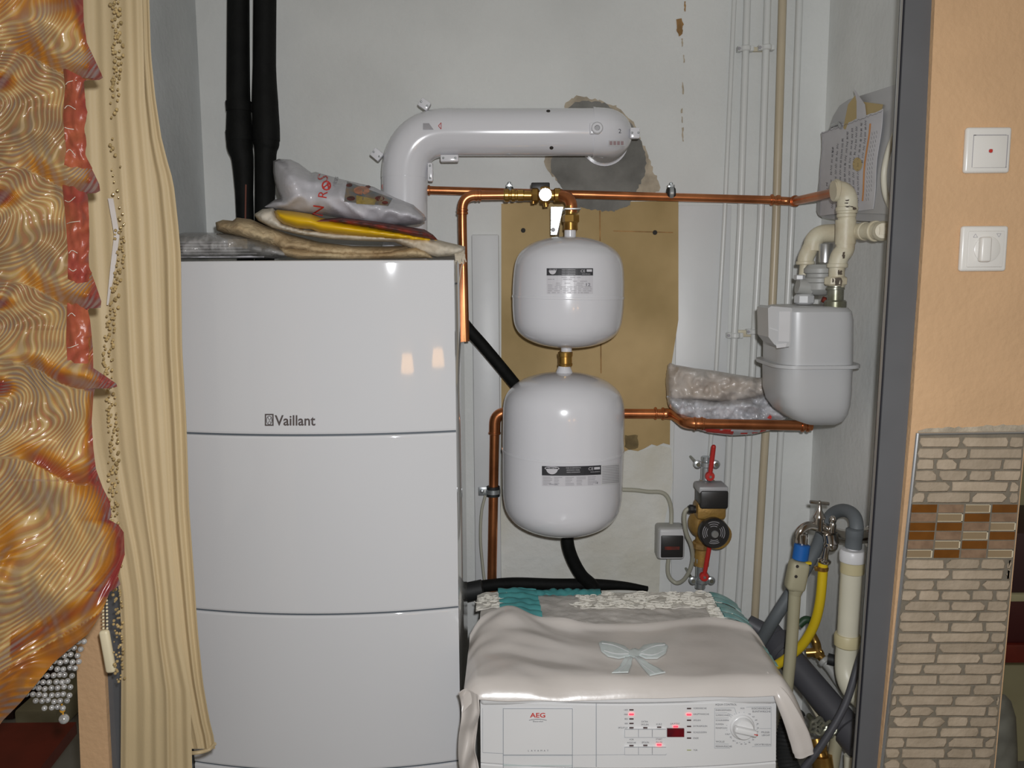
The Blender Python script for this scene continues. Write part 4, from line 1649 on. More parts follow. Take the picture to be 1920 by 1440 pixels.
o.build('body', 'grey_plastic', rg)
o = MB()
o.lathe([(13.5 * kR, 0), (13.5 * kR, 34 * kR), (12.5 * kR, 36 * kR), (0, 36 * kR)], P(1547, 492, YG), (0, 0, 1), 24)
plabel(o.build('spring_cap', 'silver', rg), 'shiny silver cylindrical cap')
o = MB()
collar(o, P(1508, 561, YG), (0, 0, 1), 20 * kR, 20 * kR, n=8)
o.build('nut', 'meter', rg)
o = MB()
collar(o, P(1499, 520, YG), (0, 0, 1), 11 * kR, 10 * kR, n=6)
o.build('nut', 'meter', rg)
o = MB()
o.tube([P(1542, 561, YG - 0.02), P(1555, 566, YG - 0.02)], 0.007, 10)
plabel(o.build('seal', 'maroon', rg), 'small dark red seal')

# =================================================================== FUSE BOX, NOTE, CABLE
XF = xr - 0.045
fb = thing('fuse_box_cover', 'pale grey plastic fuse box on the right wall behind the handwritten note', 'fuse box', PX(1600, 410, xr))
outl = [(1531, 396), (1533, 360), (1541, 300), (1551, 252), (1562, 218), (1574, 198), (1592, 186), (1640, 171), (1704, 150), (1704, 420), (1650, 416), (1560, 411), (1542, 408), (1534, 403)]
o = MB()
o.prism(outl, lambda p: PX(p[0], p[1], XF), lambda p: Vector((xr + 0.002, PX(p[0], p[1], XF).y, PX(p[0], p[1], XF).z)))
o.build('housing', 'fuse', fb, smooth=0)
o = MB()
ins = [(1546, 392), (1549, 350), (1556, 300), (1566, 252), (1576, 222), (1594, 203), (1640, 188), (1698, 168), (1698, 404), (1650, 401), (1565, 398)]
o.prism(ins, lambda p: PX(p[0], p[1], XF - 0.006), lambda p: PX(p[0], p[1], XF + 0.004))
o.build('cover', 'fuse', fb, smooth=0)
o = MB()
o.tube([PX(1553, 250, XF - 0.004), PX(1560, 236, XF - 0.008), PX(1573, 231, XF - 0.012), PX(1577, 240, XF - 0.012)], 0.004, 10)
o.build('hinge_clip', 'silver', fb)
XN = XF - 0.012


def note_map(px, py, off=0.0):
    return PX(px, py, XN - off + 0.004 * math.sin(px * .05 + py * .02))


nt_ = thing('handwritten_note', 'white sheet with sideways handwriting and an orange line, taped on the fuse box', 'note', PX(1590, 405, XN))
o = MB()


def sheet_pt(u, v):
    l = Vector((1540, 248)).lerp(Vector((1536, 405)), v)
    r = Vector((1655, 205)).lerp(Vector((1636, 392)), v)
    p = l.lerp(r, u)
    return p.x + 1.5 * math.sin(v * 9), p.y + (1.0 * math.sin(u * 30) if v < 0.02 else 0)


o.grid(16, 16, lambda u, v: note_map(*sheet_pt(u, v)), thick=-0.0008)
sh = o.build('sheet', 'paper', nt_)
o = MB()
rnd = random.Random(12)
cols = [(.12, .62, .75), (.20, .22, .52), (.20, .60, .92), (.28, .20, .95), (.36, .16, .9), (.44, .10, .93), (.52, .08, .9), (.59, .08, .93), (.67, .06, .95), (.74, .05, .5)]
for (u, v0, v1) in cols:
    v = v0
    while v < v1:
        L_ = rnd.uniform(.025, .06)
        pts_ = []
        for k in range(6):
            uu = u + 0.05 * (v - .5) + (0.018 if k % 2 else -0.012) * rnd.uniform(.6, 1.2)
            pts_.append(note_map(*sheet_pt(uu, min(.99, v + L_ * k / 5)), 0.0012))
        o.tube(pts_, 0.0005, 4)
        v += L_ + rnd.uniform(.012, .03)
o.build('handwriting', 'ink', sh)
o = MB()
for (u, n_) in ((.84, 16), (.88, 16), (.92, 14)):
    for k in range(n_):
        v = .2 + .045 * k
        o.tube([note_map(*sheet_pt(u, v), 0.0012), note_map(*sheet_pt(u + .012, v + .03), 0.0012)], 0.0003, 4)
o.build('handwriting', 'ink', sh)
o = MB()
o.tube([note_map(*sheet_pt(.80 - .02 * k / 8, .10 + .80 * k / 8), 0.0016) for k in range(9)], 0.0016, 6)
o.build('orange_line', 'rust_line', sh)
o = MB()
o.tube([note_map(*sheet_pt(k / 30, 0.012 + 0.012 * (k % 2)), 0.0012) for k in range(31)], 0.0006, 4)
o.tube([note_map(*sheet_pt(0.008 + 0.008 * (k % 2), k / 24), 0.0012) for k in range(25)], 0.0006, 4)
o.build('inked_border', 'label_grey', sh)
o = MB()
ctr = sheet_pt(.66, .50)
o.grid(14, 1, lambda u, v: note_map(ctr[0] + 9 * v * math.cos(u * 6.2832), ctr[1] + 13 * v * math.sin(u * 6.2832), 0.0014))
plabel(o.build('yellow_stain', 'yellow_paper', sh), 'faint round yellow stain')
yp = MB()
yp.prism([(1581, 240), (1590, 196), (1604, 178), (1612, 190), (1656, 196), (1652, 212), (1610, 232), (1584, 243)], lambda p: PX(p[0], p[1], XF - 0.0095), lambda p: PX(p[0], p[1], XF - 0.0065))
tag(yp.build('yellow_envelope', 'yellow_paper', None, smooth=0), 'yellowish paper tucked behind the white note on the fuse box', 'paper')
yp = MB()
yp.prism([(1601, 167), (1606, 172), (1611, 180), (1622, 196), (1625, 222), (1606, 232), (1606, 190)], lambda p: PX(p[0], p[1], XF - 0.0125), lambda p: PX(p[0], p[1], XF - 0.0105))
tag(yp.build('paper_slip', 'paper', None, smooth=0), 'narrow curled white paper slip sticking up above the note', 'paper')
o = MB()
o.tube(curve([PX(1693, 215, XF - 0.02), PX(1683, 240, XF - 0.02), PX(1667, 280, XF - 0.022), PX(1658, 320, XF - 0.022), PX(1659, 356, XF - 0.022), PX(1669, 385, XF - 0.022), PX(1690, 418, XF - 0.022), PX(1700, 440, XF - 0.02)], 8), 0.0062, 12)
tag(o.build('power_cable', 'cream_cable'), 'thick cream cable hanging in front of the fuse box beside the door frame', 'cable')

# =================================================================== LAGGING BAG
lb = thing('insulation_bag', 'crumpled clear plastic bag of beige lagging resting on copper pipe left of the gas meter', 'plastic bag', P(1350, 790, 2.27))
pf = Puff([(1252, 686), (1256, 680), (1266, 684), (1278, 686), (1300, 690), (1340, 695), (1380, 702), (1420, 708), (1448, 709), (1452, 730), (1453, 745), (1430, 744), (1400, 752), (1350, 756), (1300, 752), (1262, 756), (1250, 745), (1249, 715)],
          2.30, 0.055, 22, 0.5, 0.03, 4, 3.0, back=0.9, creases=0.034)
o = MB()
pf.mesh(o)
o.build('lagging', 'lagging', lb, smooth=180)
pf = Puff([(1250, 742), (1300, 748), (1350, 752), (1400, 748), (1430, 740), (1452, 738), (1458, 755), (1470, 768), (1480, 782), (1470, 790), (1440, 796), (1380, 796), (1310, 792), (1285, 784), (1268, 776), (1254, 762)],
          2.27, 0.05, 18, 0.5, 0.04, 4, 8.0, back=1.2, creases=0.034)
o = MB()
pf.mesh(o)
o.build('clear_wrap', 'lagging_film', lb, smooth=180)
pf = Puff([(1288, 786), (1330, 786), (1400, 786), (1450, 786), (1462, 794), (1442, 808), (1410, 815), (1370, 817), (1330, 812), (1300, 803)], 2.25, 0.035, 12, 0.2, 0.03, 5, 5.0, creases=0.008)
o = MB()
pf.mesh(o)
bf = o.build('printed_fold', 'lagging_film', lb, smooth=180)
o = MB()


def bag_quad(*q):
    o.grid(5, 3, lambda u, v: pf.front(*(Vector(q[0]).lerp(Vector(q[1]), u)).lerp(Vector(q[3]).lerp(Vector(q[2]), u), v), 0.0012))


bag_quad((1306, 804.5), (1340, 811), (1352, 805), (1318, 800))
bag_quad((1322, 810), (1374, 815), (1376, 809), (1330, 805))
bag_quad((1352, 812), (1368, 813), (1376, 795), (1360, 795))
o.build('red_print', 'ink_red', bf, smooth=0)
o = MB()
bag_quad((1388, 814), (1401, 814), (1412, 788), (1402, 788))
bag_quad((1410, 813), (1421, 812), (1426, 790), (1412, 790))
bag_quad((1424, 811), (1436, 808), (1446, 788), (1438, 788))
o.build('red_print', 'ink_red', bf, smooth=0)
o = MB()
o.prism([(1438, 784), (1449, 772), (1446, 786)], lambda p: P(p[0], p[1], 2.212), lambda p: P(p[0], p[1], 2.225))
o.build('red_print', 'ink_red', lb, smooth=0)

# =================================================================== PUMP
YQ = 2.30
kQ = mpp(P(1335, 960, YQ))
pu = thing('circulation_pump', 'brass-coloured heating pump with black terminal box and round black motor face', 'pump', P(1320, 1090, YQ))
o = MB()
o.tube([P(1326, 900, YQ), P(1315, 1060, YQ)], 14 * kQ, 20)
o.lathe([(18 * kQ, -0.02), (27 * kQ, -0.012), (29 * kQ, 0.0), (27 * kQ, 0.02), (20 * kQ, 0.03)], P(1318, 980, YQ), (0.25, -1, 0.05), 28)
o.lathe([(24 * kQ, 0.0), (26 * kQ, 0.012), (27 * kQ, 0.05), (25 * kQ, 0.085)], P(1326, 984, YQ), (0.14, -1, -0.08), 28)
o.pbox(1308, 945, 1362, 975, YQ - 0.07, YQ - 0.01, 0.008)
collar(o, P(1315, 1022, YQ), (0.05, 0, 1), 18 * kQ, 14 * kQ, n=8)
o.build('body', 'pump_cast', pu)
o = MB()
cM = P(1338.5, 999, YQ - 0.098)
o.lathe([(24 * kQ, -0.02), (27 * kQ, -0.014), (27 * kQ, 0.008), (25 * kQ, 0.012), (8 * kQ, 0.013), (0, 0.013)], cM, (0.05, -1, 0.02), 36)
mo = o.build('motor_face', 'black_plastic', pu)


def motor_map(x, y):
    return P(x, y, YQ - 0.1125)


o = MB()
o.lathe([(7 * kQ, 0), (6 * kQ, 0.003), (0, 0.003)], cM + Vector((0, -0.013, 0)), (0.05, -1, 0.02), 20)
o.build('vent_screw', 'zinc', mo)
o = MB()
for (a0_, a1_, r0, r1) in ((150, 215, 13, 20), (-35, 30, 13, 20), (60, 115, 14, 20), (240, 300, 12, 20)):
    for q in range(3):
        rr = lerp(r0, r1, q / 2.0)
        o.grid(8, 1, lambda u, v: motor_map(1338.5 + (rr + 1.1 * v) * math.cos(R(lerp(a0_, a1_, u))), 999 + (rr + 1.1 * v) * math.sin(R(lerp(a0_, a1_, u)))))
o.build('face_print', 'label_grey', mo, smooth=0)
o = MB()
o.pbox(1314, 921, 1366, 955, YQ - 0.085, YQ - 0.012, 0.006)
o.build('terminal_box', 'black_plastic', pu)
o = MB()
o.pbox(1311, 913, 1366, 926, YQ - 0.08, YQ - 0.008, 0.005)
plabel(o.build('box_lid', 'meter_dark', pu), 'grey lid of the terminal box')
o = MB()
o.tube([P(1290, 955, YQ - 0.045), P(1312, 955, YQ - 0.045)], 7 * kQ, 16)
collar(o, P(1296, 954.5, YQ - 0.045), (1, 0, 0), 8.5 * kQ, 9 * kQ, n=8)
o.build('cable_gland', 'black_plastic', pu)
for nm, (vx, vy), (hx, hy), (ex, ey) in (('upper', (1324, 890), (1331, 893), (1338, 838)), ('lower', (1314, 1070), (1320, 1081), (1330, 1026))):
    o = MB()
    o.tube([P(vx + 1, vy - 34 if nm == 'upper' else vy - 40, YQ), P(vx - 1, vy + 28 if nm == 'upper' else vy + 32, YQ)], 9.5 * kQ, 18)
    collar(o, P(vx, vy + 14 if nm == 'upper' else vy - 20, YQ), (0, 0, 1), 13 * kQ, 12 * kQ, n=8)
    o.tube([P(hx, hy, YQ), P(hx, hy, YQ - 0.03)], 6 * kQ, 14)
    vb = o.build('valve_body', 'zinc', pu)
    o = MB()
    a, b = P(hx, hy, YQ - 0.032), P(ex, ey, YQ - 0.045)
    o.tube([a, a.lerp(b, .25), a.lerp(b, .6), b], [4.0 * kQ, 4.3 * kQ, 4.6 * kQ, 4.4 * kQ], 12)
    o.ball(b, 4.4 * kQ, 0, 12)
    o.lathe([(8.5 * kQ, -0.006), (9 * kQ, 0), (8 * kQ, 0.006), (0, 0.007)], a, (0, -1, 0), 20)
    lv = o.build('lever', 'red_lever', pu)
    o = MB()
    o.lathe([(3 * kQ, 0), (2.6 * kQ, 0.003), (0, 0.003)], a + Vector((0, -0.0065, 0)), (0, -1, 0), 6)
    o.build('lever_nut', 'silver', lv)
for (px, py, h, m_) in ((1325, 870, 12, 'zinc'), (1316, 1088, 10, 'zinc')):
    q = thing('pipe_clamp', 'screwed steel clamp above the pump, by the upper red lever' if py < 900 else 'screwed steel clamp below the pump, by the lower red lever', 'pipe clamp', P(px, py, YQ), 'clamps holding the pump')
    o = MB()
    collar(o, P(px, py, YQ), (0, 0, 1), 13.5 * kQ, h * kQ, seg=24)
    for s in (-1, 1):
        c = P(px + s * 17, py, YQ)
        o.lathe([(6.5 * kQ, -0.006), (7.5 * kQ, -0.002), (7.5 * kQ, 0.006), (5 * kQ, 0.008)], c, (0, -1, 0), 16)
    o.build('band', 'zinc', q)
    o = MB()
    for s in (-1, 1):
        c = P(px + s * 17, py, YQ)
        o.lathe([(4 * kQ, 0.006), (3.4 * kQ, 0.012), (0, 0.012)], c, (0, -1, 0), 10)
        o.tube([c, Vector((c.x, WALL, c.z))], 0.004, 8)
    o.build('screw', 'coupling', q)
# switch box with its cables
sb = thing('switch_box', 'grey surface-mounted switch box with dark window and red strip left of the pump', 'switch box', P(1258, 1050, WALL))
o = MB()
o.pbox(1233, 989, 1284, 1050, WALL - 0.055, WALL + 0.001, 0.009, 3)
o.build('housing', 'grey_plastic', sb)
o = MB()
o.pbox(1237, 993, 1283, 1049, WALL - 0.062, WALL - 0.05, 0.006, 3)
o.build('front_frame', 'meter_light', sb)
o = MB()
o.pbox(1240, 1005, 1281, 1046, WALL - 0.066, WALL - 0.055, 0.003, 2)
wn = o.build('window', 'black_plastic', sb)
o = MB()
o.pbox(1246, 1025, 1274, 1031, WALL - 0.0672, WALL - 0.06)
plabel(o.build('red_strip', 'maroon', wn), 'dark red strip')
o = MB()
o.tube(curve([P(1160, 918, WALL - 0.012), P(1190, 919, WALL - 0.012), P(1215, 922, WALL - 0.012), P(1238, 923, WALL - 0.012), P(1250, 930, WALL - 0.012), P(1257, 946, WALL - 0.012), P(1259, 965, WALL - 0.012), P(1258, 994, WALL - 0.02)], 8), 0.0062, 12)
tag(o.build('power_cable', 'cable'), 'beige cable running along the wall into the top of the switch box', 'cable')
o = MB()
o.tube(curve([P(1254, 1045, WALL - 0.03), P(1252, 1065, WALL - 0.03), P(1255, 1082, WALL - 0.03), P(1268, 1093, WALL - 0.035), P(1282, 1087, WALL - 0.05), P(1294, 1068, WALL - 0.07), P(1299, 1045, WALL - 0.09), P(1296, 1022, WALL - 0.115),
              P(1288, 1003, WALL - 0.13), P(1284, 985, WALL - 0.14), P(1283, 968, WALL - 0.143), P(1286, 957, WALL - 0.143), P(1294, 954, WALL - 0.143)], 8), 0.006, 12)
tag(o.build('power_cable', 'cable'), 'beige cable looping from the switch box bottom up to the pump', 'cable')

# =================================================================== THINGS ON THE BOILER
t = thing('document_pack', 'grey papers in a clear plastic sleeve lying on the boiler at its left end', 'plastic sleeve', P(430, 484, 1.95))
pf = Puff([(330, 440), (345, 436), (400, 436), (440, 440), (470, 446), (510, 456), (535, 468), (545, 482), (520, 485), (330, 486)], 1.93, 0.085, 26, 0.25, 0.03, 4, 2.0, creases=0.02)
o = MB()
pf.mesh(o)
o.build('sleeve', 'film', t, smooth=180)
o = MB()
for k in range(6):
    zb = P(400, 482 - 5.5 * k, 1.93).z
    x0, x1 = P(334, 482, 1.93).x, P(506 - 14 * k, 482, 1.93).x
    o.box((x0, 1.885 + .004 * k, zb - 0.002), (x1, 2.0, zb + 0.0012))
o.build('papers', 'label_white', t)
o = MB()
o.pbox(427, 448, 464, 466, 1.90, 1.905)
plabel(o.build('tan_label', 'canvas', t), 'tan label showing inside the sleeve')

t = thing('canvas_sacking', 'folded tan canvas sacking lying along the boiler top under the white cloth', 'sacking', P(640, 485, 1.95))
pf = Puff([(404, 417), (418, 412), (436, 414), (444, 408), (470, 411), (500, 424), (545, 440), (600, 454), (660, 461), (720, 462), (770, 460), (776, 470), (772, 482), (700, 484), (600, 482), (540, 474), (500, 462), (450, 446), (420, 438), (406, 432)],
          1.96, 0.075, 20, 0.3, 0.03, 4, 4.0, creases=0.02)
o = MB()
pf.mesh(o)
o.build('folded_layer', 'canvas', t, smooth=180)
pf = Puff([(520, 462), (560, 466), (600, 470), (660, 474), (720, 472), (780, 462), (800, 470), (812, 484), (700, 486), (560, 486), (530, 480)], 1.91, 0.05, 16, 0.3, 0.03, 4, 14.0, creases=0.016)
o = MB()
pf.mesh(o)
o.build('folded_layer', 'canvas', t, smooth=180)

t = thing('white_cloth', 'creased off-white cloth under the yellow scoop, its fringed end drooping at the right', 'cloth', P(760, 480, 1.95))
pf = Puff([(476, 402), (492, 392), (512, 390), (520, 402), (530, 418), (570, 430), (640, 436), (720, 440), (800, 444), (838, 454), (872, 462), (872, 474), (858, 480), (820, 484), (790, 476), (740, 454), (680, 452), (610, 448), (560, 440), (510, 428), (484, 414)],
          1.935, 0.06, 14, 0.25, 0.03, 3.5, 6.0, creases=0.012)
o = MB()
pf.mesh(o)
o.build('folded_cloth', 'white_cloth', t, smooth=180)
o = MB()
rnd = random.Random(3)
for k in range(14):
    x = 853 + k * 1.3
    o.tube(curve([P(x, 470, 1.90), P(x + rnd.uniform(0, 3), 480, 1.885), P(x + rnd.uniform(0, 4), 488 + rnd.uniform(0, 8), 1.885)], 4), 0.0014, 5)
o.tube(curve([P(866, 470, 1.90), P(868, 490, 1.9), P(864, 505, 1.9), P(861, 530, 1.9)], 5), 0.0009, 5)
o.build('fringe', 'white_cloth', t)

t = thing('plastic_scoop', 'yellow plastic scoop with dark speckled upper side lying under the white bag', 'scoop', P(660, 446, 1.92))
pf = Puff([(514, 396), (520, 393), (548, 396), (582, 401), (600, 408), (640, 414), (700, 424), (760, 436), (800, 446), (820, 451), (790, 452), (720, 448), (650, 442), (600, 436), (582, 430), (556, 428), (530, 420), (517, 410)], 1.905, 0.075, 14, 0.05, 0.02, 3.5, 1.0)
o = MB()
pf.mesh(o)
o.build('scoop_body', 'scoop', t, smooth=180)
pf = Puff([(580, 418), (590, 411), (640, 408), (700, 414), (760, 424), (796, 430), (812, 440), (821, 450), (780, 446), (720, 434), (660, 424), (620, 418), (596, 419), (584, 424)], 1.90, 0.082, 10, 0.1, 0.03, 3, 2.0)
o = MB()
pf.mesh(o)
plabel(o.build('dark_cover', 'maroon', t, smooth=180), 'dark maroon speckled upper side')

t = thing('shopping_bag', 'crumpled white plastic shopping bag with red letters and printed picture on the boiler', 'plastic bag', P(650, 420, 1.93))
bagp = Puff([(512, 302), (522, 298), (545, 299), (560, 306), (576, 318), (584, 324), (592, 322), (604, 326), (640, 336), (700, 350), (740, 370), (775, 384), (795, 402), (801, 412), (788, 420), (760, 424), (720, 424), (680, 421), (648, 412), (610, 404), (570, 402),
              (540, 398), (505, 390), (496, 388), (515, 374), (526, 372), (520, 358), (515, 340), (512, 322)], 1.945, 0.10, 46, 0.35, 0.014, 4.5, 11.0, creases=0.026, lean=0.00045)
o = MB()
bagp.mesh(o)
bg = o.build('bag_body', 'bag', t, smooth=180)
o = MB()
bm_ = lambda x, y: bagp.front(x, y, 0.0016)
text(o, 'N', 596, 395, 21, bm_, rot=-82, wide=0.95)
text(o, 'R', 605, 364, 17, bm_, rot=-80)
text(o, 'S', 605, 333, 20, bm_, rot=-75, wide=1.0)
o.tube([bagp.front(612 + 7.5 * math.cos(a * .5236), 348 + 8 * math.sin(a * .5236), 0.001) for a in range(12)], 0.0019, 6, close=True)
o.tube([bagp.front(606, 352, 0.002), bagp.front(619, 343, 0.002)], 0.0016, 6)
o.tube([bagp.front(617, 355, 0.002), bagp.front(614, 343, 0.002)], 0.0016, 6)
o.build('red_letters', 'ink_red', bg, smooth=0)
o = MB()
text(o, 'MESS', 629, 340, 6, bm_, rot=-72)
o.build('small_letters', 'label_grey', bg, smooth=0)
o = MB()
o.grid(22, 14, lambda u, v: bm_(*(Vector((651, 340)).lerp(Vector((736, 372)), u)).lerp(Vector((645, 378)).lerp(Vector((728, 386)), u), v)))
pr = o.build('printed_picture', 'print', bg, smooth=60)
o = MB()
bm2 = lambda x, y: bagp.front(x, y, 0.0024)
o.grid(16, 2, lambda u, v: bm2(678 + 15 * v * math.cos(u * 6.2832), 357 + 8 * v * math.sin(u * 6.2832)))
o.build('figure_patch', 'print_face', pr)
o = MB()
o.grid(8, 3, lambda u, v: bm2(*(Vector((668, 366)).lerp(Vector((706, 374)), u)).lerp(Vector((668, 382)).lerp(Vector((702, 384)), u), v)))
o.build('yellow_patch', mat('print_yellow', (0.42, 0.30, 0.07), 0.4, var=0.2, vscale=50), pr)
for (x, y, w) in ((655, 347, 6), (658, 372, 8), (712, 372, 9), (722, 380, 6), (690, 350, 5)):
    o = MB()
    o.grid(10, 1, lambda u, v: bm2(x + w * v * math.cos(u * 6.2832), y + w * .55 * v * math.sin(u * 6.2832)))
    o.build('dark_patch', 'maroon', pr)

# =================================================================== WASHING MACHINE
YW = 1.60
WX0, WX1 = P(900, 1320, YW).x, P(1460, 1320, YW).x
WZT = P(1180, 1296, YW).z
WC, WH = (WX0 + WX1) / 2, (WX1 - WX0) / 2
WDEP = PZ(1150, 1110, WZT + 0.012).y - YW
wm = thing('washing_machine', 'white front-loading washing machine with control panel, covered by satin cloth', 'washing machine', (WC, 1.9, 0))
o = MB()
o.box((WX0 + 0.003, YW + 0.02, 0.03), (WX1 - 0.003, YW + WDEP - 0.02, WZT - 0.03), 0.006)
o.build('cabinet', 'washer', wm)
o = MB()
o.box((WX0, YW + 0.004, WZT - 0.032), (WX1, YW + WDEP, WZT), 0.008, 3)
o.build('lid', 'washer', wm)


def wy(x):
    return YW + 0.022 * ((x - WC) / WH) ** 2 - 0.006


zP0, zP1 = P(1180, 1318, YW).z, P(1180, 1432, YW).z


def wmap(px, py, off=0.0012):
    Y = YW
    for _ in range(4):
        p = P(px, py, Y)
        s = (zP0 - p.z) / (zP0 - zP1)
        Y = wy(p.x) - 0.012 * s
    return P(px, py, Y - off)


def fascia(z0, z1, s0, s1, name, m='washer', x0=WX0, x1=WX1, back=0.03, nx=28):
    q = MB()
    V, Fc = [], []
    b = 0.0025
    for k in range(nx + 1):
        x = lerp(x0, x1, k / nx)
        y0, y1 = wy(x) - 0.012 * s0, wy(x) - 0.012 * s1
        V += [Vector((x, YW + back, z0)), Vector((x, y0 + b, z0)), Vector((x, y0, z0 - b)), Vector((x, lerp(y0, y1, .03), lerp(z0, z1, .03) - b)), Vector((x, lerp(y0, y1, .97), lerp(z0, z1, .97) + b)), Vector((x, y1, z1 + b)), Vector((x, y1 + b, z1)), Vector((x, YW + back, z1))]
    m_ = 8
    for k in range(nx):
        for j in range(m_):
            Fc.append((k * m_ + j, k * m_ + (j + 1) % m_, (k + 1) * m_ + (j + 1) % m_, (k + 1) * m_ + j))
    Fc.append(tuple(range(m_)))
    Fc.append(tuple(nx * m_ + j for j in reversed(range(m_))))
    q.add(V, Fc)
    return q.build(name, m, wm, smooth=35)


fascia(WZT - 0.004, zP0 + 0.0022, -0.18, 0.0, 'top_strip')
pan = fascia(zP0 - 0.0002, zP1, 0.0, 1.0, 'control_panel')
fascia(zP1 - 0.001, 0.06, 1.0, 0.6, 'front_panel')
WM = wmap
o = MB()


def line(x0, y0, x1, y1, w=1.0):
    L_ = math.hypot(x1 - x0, y1 - y0)
    nx_, ny_ = -(y1 - y0) / L_ * w / 2, (x1 - x0) / L_ * w / 2
    n_ = max(1, int(L_ / 25))
    o.grid(n_, 1, lambda u, v: WM(lerp(x0, x1, u) + nx_ * (2 * v - 1), lerp(y0, y1, u) + ny_ * (2 * v - 1), 0.0011))


line(1118, 1318, 1118, 1438, 1.3)
line(905, 1411, 944, 1413, 0.8)
line(1073, 1416, 1250, 1414, 0.7)
line(905, 1328, 905, 1411, 0.6)
o.build('panel_line', 'washer_line', pan, smooth=0)
# detergent drawer
o = MB()
dw = MB()
dw.grid(10, 6, lambda u, v: WM(lerp(944, 1073, u), lerp(1329, 1416, v), 0.003), thick=-0.004)
dr = dw.build('detergent_drawer', 'washer', pan)
o = MB()
for q in ((943.5, 1328, 1073.5, 1329.2), (943.5, 1415, 1073.5, 1416.5), (943, 1328, 944.2, 1440), (1072.6, 1329, 1073.8, 1440)):
    patch(o, *q, lambda x, y: WM(x, y, 0.0032), 6, 2)
o.build('drawer_gap', 'washer_line', dr, smooth=0)
o = MB()
o.grid(10, 5, lambda u, v: WM(lerp(944, 1073, u), lerp(1417, 1436, v), 0.0012) + Vector((0, 0.012 * math.sin(v * 3.14), 0)) - Vector((0, 0.001, 0)))
o.build('drawer_grip', 'recess', dr)
o = MB()
text(o, 'AEG', 1008, 1341, 8.5, lambda x, y: WM(x, y, 0.0036), wide=1.25, bold=0.02)
plabel(o.build('logo_lettering', 'ink_red', dr, smooth=0), 'red three-letter logo')
o = MB()
o.grid(16, 1, lambda u, v: WM(lerp(992, 1025, u), 1350.2 - 2.2 * math.sin(u * 3.14) + 0.8 * v, 0.0036))
text(o, 'Electrolux', 1009, 1352.5, 3.0, lambda x, y: WM(x, y, 0.0036), wide=1.1)
for k, ch in enumerate('LAVAMAT'):
    if k == 0:
        o.build('small_lettering', 'ink', dr, smooth=0)
        o = MB()
    text(o, ch, 991 + k * 6, 1407.5, 3.2, lambda x, y: WM(x, y, 0.0036))
o.build('small_lettering', 'ink', dr, smooth=0)
# buttons
for row_y in ((1368, 1382.5), (1401.5, 1415)):
    for k in range(3):
        x0 = 1171.5 + 26 * k
        b_ = MB()
        b_.grid(4, 3, lambda u, v: WM(lerp(x0, x0 + 25, u), lerp(row_y[0], row_y[1], v), 0.0055), thick=-0.006)
        bt = b_.build('push_button', 'washer', pan)
        b_ = MB()
        for q in ((x0 - .5, row_y[0] - .6, x0 + 25.5, row_y[0] + .2), (x0 - .5, row_y[0], x0 + .1, row_y[1]), (x0 - .5, row_y[1] - .1, x0 + 25.5, row_y[1] + .5)):
            patch(b_, *q, lambda x, y: WM(x, y, 0.0058), 3, 1)
        b_.build('button_gap', 'washer_line', bt, smooth=0)
o = MB()
o.grid(4, 3, lambda u, v: WM(lerp(1251, 1283, u), lerp(1366.5, 1382, v), 0.0035), thick=-0.004)
plabel(o.build('display', 'display', pan), 'small dark red display window')
# indicator lights
leds_off = [(1184, 1331), (1184, 1348), (1184, 1356.5), (1184, 1364.5), (1210, 1364.5), (1236, 1363.5), (1184, 1398), (1210, 1397.5), (1292, 1328.5), (1292, 1350.5), (1292, 1362), (1292, 1373), (1292, 1384)]
leds_on = [(1184, 1339.5), (1267, 1362.5), (1236, 1396.5), (1292, 1340)]
for (x, y) in leds_off:
    o = MB()
    patch(o, x - 4, y - 1.3, x + 4, y + 1.3, lambda a, b: WM(a, b, 0.0016), 2, 1)
    o.build('indicator_light', 'led_off', pan, smooth=0)
for (x, y) in leds_on:
    o = MB()
    patch(o, x - 4.5, y - 1.8, x + 4.5, y + 1.8, lambda a, b: WM(a, b, 0.0018), 2, 1)
    plabel(o.build('indicator_light', 'led_on', pan, smooth=0), 'indicator glowing red')
o = MB()
patch(o, 1288, 1405.5, 1296, 1407.5, lambda a, b: WM(a, b, 0.0016), 2, 1)
plabel(o.build('indicator_light', 'led_green', pan, smooth=0), 'pale yellow-green indicator')
# printed words
o = MB()
T = lambda s, x, y, h=3.1, al='L', w=1.05: text(o, s, x, y, h, lambda a, b: WM(a, b, 0.0014), align=al, wide=w)
for s, y in (('1400', 1331), ('1000', 1339.5), ('800', 1348), ('600', 1356.5), ('SPÜLSTOP', 1364.5)):
    T(s, 1177, y, 2.9, 'R', 0.95)
o.build('panel_lettering', 'ink', pan, smooth=0)
o = MB()
for s, x, y in (('EXTRA', 1209, 1353), ('SPÜLEN', 1209, 1358.5), ('KURZ', 1236, 1358), ('LAUFZEIT', 1266, 1357), ('VOR', 1184, 1386.5), ('WÄSCHE', 1184, 1392.5), ('SPÜLEN', 1210, 1392), ('START', 1236, 1386), ('PAUSE', 1236, 1391.8)):
    T(s, x, y, 3.0, 'C', 0.95)
o.build('panel_lettering', 'ink', pan, smooth=0)
o = MB()
for s, y in (('VORWÄSCHE', 1328), ('HAUPTWÄSCHE', 1339), ('SPÜLEN', 1350.5), ('EXTRASPÜLEN', 1361.5), ('SCHLEUDERN', 1373), ('ENDE', 1384), ('TÜR', 1406.5)):
    T(s, 1300, y, 3.0, 'L', 0.95)
o.build('panel_lettering', 'ink', pan, smooth=0)
o = MB()
T('AQUA CONTROL', 1341, 1321, 3.4)
T('1400', 1437, 1317.5, 3.2)
